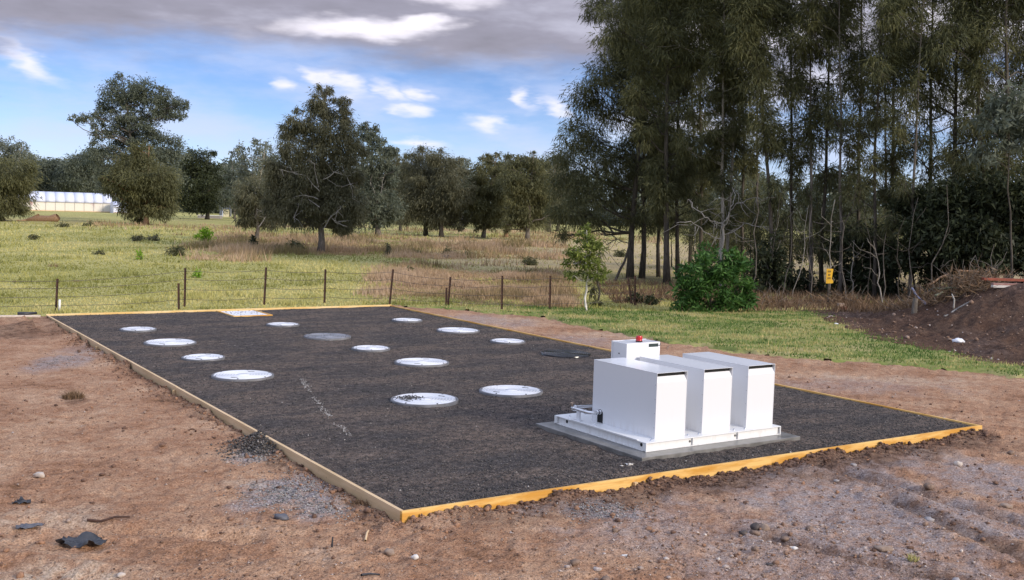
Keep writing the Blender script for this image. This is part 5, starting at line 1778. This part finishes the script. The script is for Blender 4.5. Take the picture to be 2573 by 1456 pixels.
# ------------------------------------------------------------------ little plants in the paddock
SHR = [  # px base x, base y, width, height, style, label
    (520, 608, 38, 34, 'bright', 'bright lime green shrub in the left paddock'), (498, 600, 16, 14, 'bright', 'small lime green shrub touching the bright one on its left'), (352, 652, 12, 24, 'bright', 'thin bright green plant left in the paddock'),
    (497, 696, 15, 20, 'bright', 'tiny green plant just behind the fence'), (445, 642, 40, 24, 'olive', 'dark olive shrub left of the brown sedge belt'),
    (1176, 640, 26, 12, 'olive', 'low dark shrub right of the fallen dead branch'), (1125, 642, 26, 20, 'olive', 'olive shrub just above the fallen dead branch'), (1045, 640, 24, 12, 'olive', 'low olive shrub left of the fallen dead branch'),
    (975, 642, 12, 34, 'casuarina', 'narrow brown shrub right of the big she oak'), (637, 622, 16, 34, 'dense', 'dark upright shrub left of the big she oak trunk'), (745, 628, 40, 26, 'olive', 'dark shrub in the shade of the big she oak'),
    (695, 632, 34, 18, 'olive', 'flat dark shrub further left in the same shade'), (1330, 665, 30, 22, 'olive', 'olive shrub in the dry grass right of the fallen branch'), (1325, 690, 22, 12, 'olive', 'small dark shrub near the middle fence posts'), (1030, 690, 14, 26, 'olive', 'thin leafy weed behind the third fence gap'),
    (1560, 645, 30, 18, 'olive', 'grey olive shrub behind the sapling'), (160, 570, 30, 12, 'olive', 'low brown green shrub right of the fallen log'), (225, 568, 28, 12, 'olive', 'low brown green shrub before the white tunnel'),
    (348, 606, 30, 18, 'casuarina', 'brown shrub in the grazed paddock'), (385, 604, 30, 16, 'casuarina', 'wider brown shrub right of its twin in the grazed paddock'), (85, 602, 20, 16, 'olive', 'small dark weed at left of the paddock'), (250, 640, 30, 12, 'olive', 'low flat weed in the grazed paddock'),
    (1600, 760, 40, 26, 'dense', 'dark low weeds at the stakes by the grove'), (1640, 765, 34, 24, 'dense', 'dark low weeds just left of the green bush'), (1500, 768, 30, 14, 'olive', 'low weeds at the foot of the sapling'),
]
for i, (px, py, w, h, sty, lab) in enumerate(SHR):
    q = P(px, py, -.1)
    d = q[1]
    tree('paddock_shrub', lab, 'shrub', px, d, [(px - w * .22, py - h * .45, w * .3, h * .42), (px + w * .2, py - h * .4, w * .3, h * .40), (px, py - h * .68, w * .28, h * .32), (px, py - h * .25, w * .42, h * .25)], sty, M_BARKD, .03, 840 + i, 'small shrubs dotted over the paddock', max(.55, min(1.5, d / 75)), 2.4, 3, zj=.1, ragged=False)
for i in range(22):  # weedy clumps
    rng = np.random.default_rng(1300 + i)
    q = P(rng.uniform(0, 1350), 590 + 150 * rng.random() ** 1.5, -.1)
    tuft('weed_clump', 'brownish weed clump in the open paddock', 'weed', 0, 0, 70, rng.uniform(.2, .42) * q[1] / 60, rng.uniform(.25, .6) * q[1] / 60, LM['brown'] if i % 2 else LM['grass'], 1400 + i, group='weed clumps in the paddock', zf=paddock_z, base=q)

# fallen wood in the paddock
q = P(110, 556, -.1)
lb = [at_depth(a, b, q[1]) - q for a, b in ((65, 553), (80, 552), (103, 550), (125, 550), (141, 547), (146, 544))]
pr = [tube_arr(np.array(lb), [.18, .38, .46, .42, .50, .40], 9), limb(lb[1], at_depth(97, 538, q[1]) - q, .25, .14, np.random.default_rng(3), .1, 5, 7), limb(lb[0], at_depth(40, 554, q[1] - 1) - q, .16, .05, np.random.default_rng(4), .1, 5, 6)]
tag(link('fallen_log', mesh_np(*join_arr(pr)), M_BARKO, loc=q, smooth=True), 'weathered fallen log in front of the white tunnel', 'log')
q = P(1115, 648, -.1)
rng = np.random.default_rng(5)
pr = [limb(at_depth(1096, 648, q[1]) - q, at_depth(1135, 645, q[1]) - q, .08, .04, rng, .15, 6, 6)] + [limb(at_depth(1112, 647, q[1]) - q, at_depth(a, b, q[1] + c) - q, .04, .012, rng, .2, 5, 5) for a, b, c in ((1113, 640, 0), (1125, 650, -1), (1104, 643, .6), (1132, 641, .4))]
tag(link('fallen_branch', mesh_np(*join_arr(pr)), M_BARKG, loc=q, smooth=True), 'dead grey branch lying in the dry paddock', 'branch')

# ------------------------------------------------------------------ far buildings
M_POLY = simple('tunnel_film', (.70, .73, .84), (.62, .66, .80), .3, .45, stretch=(1, .3, .3))
M_POLY2 = simple('tunnel_film_blue', (.66, .69, .82), (.60, .64, .79), .3, .45)


M_POLY3 = simple('tunnel_film_patch', (.68, .71, .83), (.61, .65, .79), .3, .45)


def wall_stain_mat():
    m, t = new_mat('stained_tunnel_wall')
    v = t.n('ShaderNodeTexCoord').outputs['Object']
    z = t.n('ShaderNodeSeparateXYZ', {0: v}).outputs[2]
    n = t.noise(t.vm('MULTIPLY', v, (.5, .5, .18)), 1.2, 5, .6).outputs[0]
    col = t.mix(t.ss(n, .5, .75), (.74, .70, .62), (.62, .60, .58))
    col = t.mix(t.m('MULTIPLY', t.ss(n, .56, .68), t.ss(z, .5, 1.9)), col, (.48, .28, .27))
    col = t.mix(t.ss(z, .45, .1, 0, .5), col, (.62, .48, .33))
    finish(t, col, .7)
    return m


M_TWALL = wall_stain_mat()


def poly_tunnel(name, label, a, b, width, wall_h, ridge, nsec, mats, wmat):
    a, b = np.array(a, float), np.array(b, float)
    ax = b - a
    Ln = math.hypot(ax[0], ax[1])
    root = empty(name, label, 'greenhouse', a, math.atan2(ax[1], ax[0]))
    hw = width / 2
    arc = [(hw - hw * math.cos(t), wall_h + (ridge - wall_h) * math.sin(t)) for t in np.linspace(0, math.pi, 15)]
    for k in range(nsec):
        x0, x1 = Ln * k / nsec + .002, Ln * (k + 1) / nsec - .002
        v = np.array([(x, y, z) for x in (x0, x1) for y, z in arc])
        n = len(arc)
        f = np.array([(i, i + n, i + n + 1, i + 1) for i in range(n - 1)])
        o = link('roof_sheet', mesh_np(v, f), mats[(k * 5 % 7) % len(mats)], root)
        o.modifiers.new('thickness', 'SOLIDIFY').thickness = .03
        link('hoop', mesh_np(*tube_arr(np.array([(x1 - .02, hw + (y - hw) * .985, z - .06) for y, z in arc]), .02, 5)), M_POLY, root)
        link('wall_sheet', boxes((x0, x1, .0, .04, 0, wall_h - .05)), wmat, root)
        link('wall_post', boxes((x1 + .0, x1 + .06, -.05, .05, 0, wall_h)), M_GROCK, root)
    link('gutter_rail', boxes((0, Ln, -.10, -.01, wall_h - .045, wall_h + .03)), M_GROCK, root)
    link('base_rail', boxes((0, Ln, -.09, -.01, .05, .17)), M_TAN, root)
    bm = bmesh.new()
    for x in (0.0, Ln):
        vs = [bm.verts.new((x, y, z)) for y, z in [(0, 0)] + arc + [(width, 0)]]
        r = bmesh.ops.extrude_face_region(bm, geom=[bm.faces.new(vs)])
        bmesh.ops.translate(bm, vec=(.05 if x == 0 else -.05, 0, 0), verts=[q for q in r['geom'] if isinstance(q, bmesh.types.BMVert)])
    bmesh.ops.recalc_face_normals(bm, faces=bm.faces)
    link('end_wall', bm_mesh(bm), mats[0], root)
    return root




def far_end(a, px, ang=-.47):
    k = P(px, 536, -.1)
    k = k[0] / k[1]
    c, s = math.cos(ang), math.sin(ang)
    t = (k * a[1] - a[0]) / (c + k * s)
    return np.array([a[0] + t * c, a[1] - t * s, -.1])


A_ = P(40, 528.2, -.1)
B_ = far_end(A_, 281.5)
hh = lambda x, yt, yb, d: (yb - yt) * d / FPX
poly_tunnel('poly_tunnel', 'long white arched poly tunnel with stained side wall', A_, B_, 7.0, hh(0, 505, 528.5, A_[1]), hh(0, 479.0, 528.8, A_[1]) * 1.0, 10, (M_POLY, M_POLY, M_POLY, M_POLY3), M_TWALL)
A2 = P(285, 534.9, -.1)
B2 = far_end(A2, 345)
poly_tunnel('poly_tunnel', 'pale blue poly tunnel end half hidden behind the olive tree', A2, B2, 6.0, 1.2, 2.3, 3, (M_POLY2, M_POLY2), M_POLY2)
A3 = P(-90, 523, -.1)
B3 = far_end(A3, 36)
poly_tunnel('poly_tunnel', 'white poly tunnel peeping through the far left tree', A3, B3, 6.0, 1.6, 3.2, 5, (M_POLY, M_POLY2), M_TWALL)

shd = empty('shade_house', 'grey sheeted shed behind the cream box in the far paddock', 'shed', P(552, 543, -.1), math.atan2(P(640, 549, -.1)[1] - P(552, 543, -.1)[1], P(640, 549, -.1)[0] - P(552, 543, -.1)[0]))
M_SHEET = simple('grey_sheeting', (.34, .35, .38), (.27, .29, .32), .8, .6, stretch=(3, 1, .3))
for k in range(6):
    link('wall_sheet', boxes((k * 1.15 + .03, k * 1.15 + 1.1, 0, .05, .1, 2.0)), M_SHEET, shd)
    link('post', boxes((k * 1.15 - .04, k * 1.15 + .02, -.06, .04, 0, 2.08)), M_GROCK, shd)
link('roof', boxes((-.1, 7.1, -.2, 4.2, 2.085, 2.16)), M_POLY2, shd)
link('back_wall', boxes((0, 6.9, 3.9, 3.95, 0, 2.05)), M_SHEET, shd)
q = P(568, 544.5, -.1)
cb = empty('pump_box', 'small cream coloured box standing in front of the grey shed', 'hut', q, -.15)
sc_ = q[1] / FPX
link('wall', boxes((-7.5 * sc_, 7.5 * sc_, 0, 12 * sc_, 0, 19 * sc_), bev=.01), simple('cream_paint', (.78, .70, .46), (.70, .62, .40), .6, .7), cb)
link('lid', boxes((-8.4 * sc_, 8.4 * sc_, -.08, 12.8 * sc_, 19 * sc_ + .004, 19.6 * sc_), bev=.01), M_GROCK, cb)
link('side_tank', boxes((-11.5 * sc_, -7.6 * sc_, .1, 8 * sc_, 0, 14 * sc_), bev=.02), M_POLY2, cb)
q = P(525, 548, -.1)
tr_ = empty('trough', 'low white topped trough beside the dark tree trunk', 'trough', q, -.05)
link('basin', boxes((-2.0, 2.0, 0, 1.0, 0, .45), bev=.02), M_GROCK, tr_)
link('top_rail', boxes((-2.1, 2.1, -.06, 1.06, .452, .55), bev=.01), M_FRAMEW, tr_)

# ------------------------------------------------------------------ sign, brush pile and litter at right
q = foot(2081, 37.2, -.1)
ct = at_depth(2081, 693, 37.2)
sg = empty('yellow_sign', 'yellow sign with torn corner and black print fixed in the grove', 'sign', q, .12)
W2, H2 = 9.0 * 37.2 / FPX, 18.5 * 37.2 / FPX
zc = ct[2] - q[2]
bm = bmesh.new()
ol = [(-W2, -H2), (W2 * .45, -H2), (W2 * 1.1, -H2 * .92), (W2 * 1.08, -H2 * .62), (W2 * .62, -H2 * .42), (W2 * .95, H2), (-W2, H2)]
fa = [bm.verts.new((x, 0, zc + z)) for x, z in ol]
fb = [bm.verts.new((x, .006, zc + z)) for x, z in ol]
bm.faces.new(fa); bm.faces.new(fb[::-1])
for i in range(len(ol)):
    j = (i + 1) % len(ol)
    bm.faces.new((fa[j], fa[i], fb[i], fb[j]))
bmesh.ops.recalc_face_normals(bm, faces=bm.faces)
bmesh.ops.triangulate(bm, faces=[f for f in bm.faces if len(f.verts) > 4])
link('panel', bm_mesh(bm), simple('yellow_sign_paint', (.75, .42, .01), (.62, .33, .01), 6, .5), sg)
M_INK = simple('black_print', (.02, .018, .012), (.03, .025, .02), 9, .7)
for (zx, wx, st) in ((.62, .5, 3), (.14, .38, 2), (-.30, .5, 3)):
    bl = []
    for k in range(st):
        x0 = -W2 * .1 + (-wx + 2 * wx * k / st) * W2
        bl += [(x0, x0 + W2 * .10, -.004, -.001, zc + (zx - .13) * H2, zc + (zx + .13) * H2), (x0 + W2 * .105, x0 + wx * W2 * 1.5 / st, -.004, -.001, zc + (zx + .07) * H2, zc + (zx + .13) * H2), (x0 + W2 * .105, x0 + wx * W2 * 1.4 / st, -.0042, -.001, zc + (zx - .05) * H2, zc + (zx + .01) * H2)]
    link('lettering', boxes(*bl), M_INK, sg)
link('stake', boxes((-.03, .03, .008, .06, -.2, zc + H2 * .9)), M_BARKD, sg)


def mz(p):
    return float(mound_z(np.array([p[0]]), np.array([p[1]]))[0][0])


def on_mound(px, py, d0=20, d1=42):
    """first point where the view of this pixel meets the mound"""
    for d in np.linspace(d0, d1, 300):
        p = at_depth(px, py, d)
        if p[2] <= max(mz(p), -.12):
            return p
    return p


def mstick(name, label, cat, pts, r, mat, lift=.03):
    w = [on_mound(a, b) if len(c) == 0 else at_depth(a, b, c[0]) for a, b, *c in pts]
    w = [q + np.array([0, 0, lift]) for q in w]
    rng = np.random.default_rng(len(label))
    pr = [limb(p, q, r, r * .8, rng, .05, 5, 6) for p, q in zip(w[:-1], w[1:])]
    return tag(link(name, mesh_np(*join_arr(pr)), mat, smooth=True), label, cat)


mstick('pole', 'bluish grey pole leaning against the brush at the mound foot', 'pole', [(2343, 774, 31.5), (2292, 723, 33)], .04, simple('blue_grey_pipe', (.22, .22, .30), (.28, .28, .36), 6, .5), 0)
p_ = on_mound(2297, 786)
tag(link('stump_post', mesh_np(*tube_arr([p_ - [0, 0, .2], p_ + [0, 0, .22], p_ + [.02, 0, .44]], [.085, .08, .07], 9)), M_BARKG, loc=(0, 0, 0), smooth=True), 'short grey stump post left of the leaning pole', 'post')
mstick('stick', 'long tan stick lying down the mound face', 'stick', [(2373, 797), (2405, 778), (2438, 760)], .03, M_DEAD)
mstick('stick', 'forked pale stick standing in the mound', 'stick', [(2396, 775, 28.5), (2398, 752, 28.5), (2392, 738, 28.6)], .025, M_DEAD, 0)
mstick('branch', 'greenish cut branch across the top of the brush pile', 'branch', [(2343, 723, 31), (2380, 724, 30.8), (2420, 723, 30.6)], .04, simple('green_wood', (.14, .15, .08), (.20, .20, .12), 5, .8), 0)
mstick('branch', 'short greenish cut branch below the long one', 'branch', [(2350, 742, 30.5), (2369, 733, 30.6)], .035, simple('green_wood_pale', (.20, .20, .12), (.26, .25, .16), 5, .8), 0)
mstick('branch', 'reddish brown branch rising over the brush pile', 'branch', [(2331, 716, 32), (2360, 698, 32), (2385, 686, 32)], .035, M_BARKO, 0)
mstick('branch', 'flat brown branch along the top of the brush', 'branch', [(2408, 679, 32), (2434, 680, 32), (2459, 682, 31.8)], .035, M_BARKO, 0)
for i, (X, Y, d, lab) in enumerate(((2440, 715, 30.5, 'tangle of brown dead fronds on top of the mound'), (2475, 705, 31, 'taller tangle of dead fronds by the stacked boards'), (2370, 745, 31, 'dead brown brush at the foot of the leaning pole'), (2310, 770, 33, 'dead twigs around the stump post'), (2120, 755, 37, 'dead fern hanging above the brick stack'), (1925, 772, 36, 'orange brown dead grass at the grove edge'), (1965, 770, 36.5, 'orange brown dead grass nearer the sign'))):
    rng = np.random.default_rng(1000 + i)
    b = at_depth(X, Y + 22, d)
    n = 700
    c = rng.normal(size=(n, 3)) * np.array([.42, .35, .16])
    dr = rng.normal(size=(n, 3)) * np.array([1, .8, .6]) + np.array([0, 0, .5])
    dr /= np.linalg.norm(dr, axis=1, keepdims=True)
    v = leaf_arr(c + [0, 0, .2], dr, rng.uniform(.15, .5, n), rng.uniform(.012, .03, n), rng)
    tw = join_arr([limb(c[k] * .8 + [0, 0, .15], c[k] * .8 + dr[k] * rng.uniform(.5, 1.1) + [0, 0, .15], .012, .005, rng, .2, 4, 4) for k in range(22)])
    e = empty('brush_heap', lab, 'brush', b)
    link('fronds', mesh_np(v, np.arange(4 * n).reshape(-1, 4), {'tint': np.repeat(rng.beta(2, 2, n), 4)}), LM['brown'], e)
    link('twigs', mesh_np(*tw), M_BARKG, e, smooth=True)
q = at_depth(2496, 720, 29.5)
bd = boxes((0, 3.2, 0, .16, -.02, .045), bev=.004)
tag(link('board', bd, M_WROCK, loc=q, rotz=-.02), 'white painted board on top of the dark mound', 'board')
tag(link('board', boxes((0, 3.2, .02, .2, -.02, .035), bev=.004), simple('faded_red_paint', (.26, .12, .10), (.36, .22, .18), 7, .8), loc=q + np.array([.02, .02, .066]), rotz=-.02), 'faded pink board stacked on the white one', 'board')
tag(link('board', boxes((0, 3.2, 0, .18, -.02, .05), bev=.004), simple('rust_red_board', (.22, .055, .03), (.32, .09, .05), 7, .8), loc=q + np.array([.0, .6, .16]), rotz=.01), 'rust red board lying behind the white board', 'board')
for i, (px, py, w, lab, cat, nm) in enumerate(((2407.7, 860, 30, 'crumpled white plastic bag on the dark mound slope', 'bag', 'plastic_bag'), (2101, 816, 14, 'small white litter on the lawn below the sign', 'litter', 'litter_scrap'), (2398, 882, 10, 'tiny white scrap below the plastic bag', 'litter', 'litter_scrap'))):
    p = on_mound(px, py, 15)
    r = w * p[1] / FPX / 2
    tv, tf = ico(2, 1100 + i, .16)
    tv = tv * np.array([r, r * .7, r * .48]) * (1 + .25 * (fbm(tv[:, 0] * 3 + 5, tv[:, 1] * 3 + tv[:, 2] * 2, 7, 2)[:, None] - .5))
    tag(link(nm, mesh_np(tv, tf), simple('white_film', (.82, .84, .88), (.74, .76, .82), 12, .4), loc=p + np.array([0, 0, r * .25])), lab, cat)
b = P(2115, 786, -.05)
for i, (dx, dz, mt, lab) in enumerate(((-.07, .05, M_TROCK, 'tan brick at the bottom left of the little brick stack'), (.12, .05, M_BROCK, 'dark brick at the bottom right of the little brick stack'), (.04, .155, simple('red_brick', (.30, .10, .06), (.22, .075, .05), 20, .9), 'red brick in the middle of the little stack'), (-.03, .26, M_TROCK, 'brown brick on top of the little stack'))):
    tag(link('brick', boxes((-.11, .11, -.055, .055, -.05, .05), bev=.008), mt, loc=b + np.array([dx, .02 * i, dz]), rotz=.3 * i - .4), lab, 'brick')
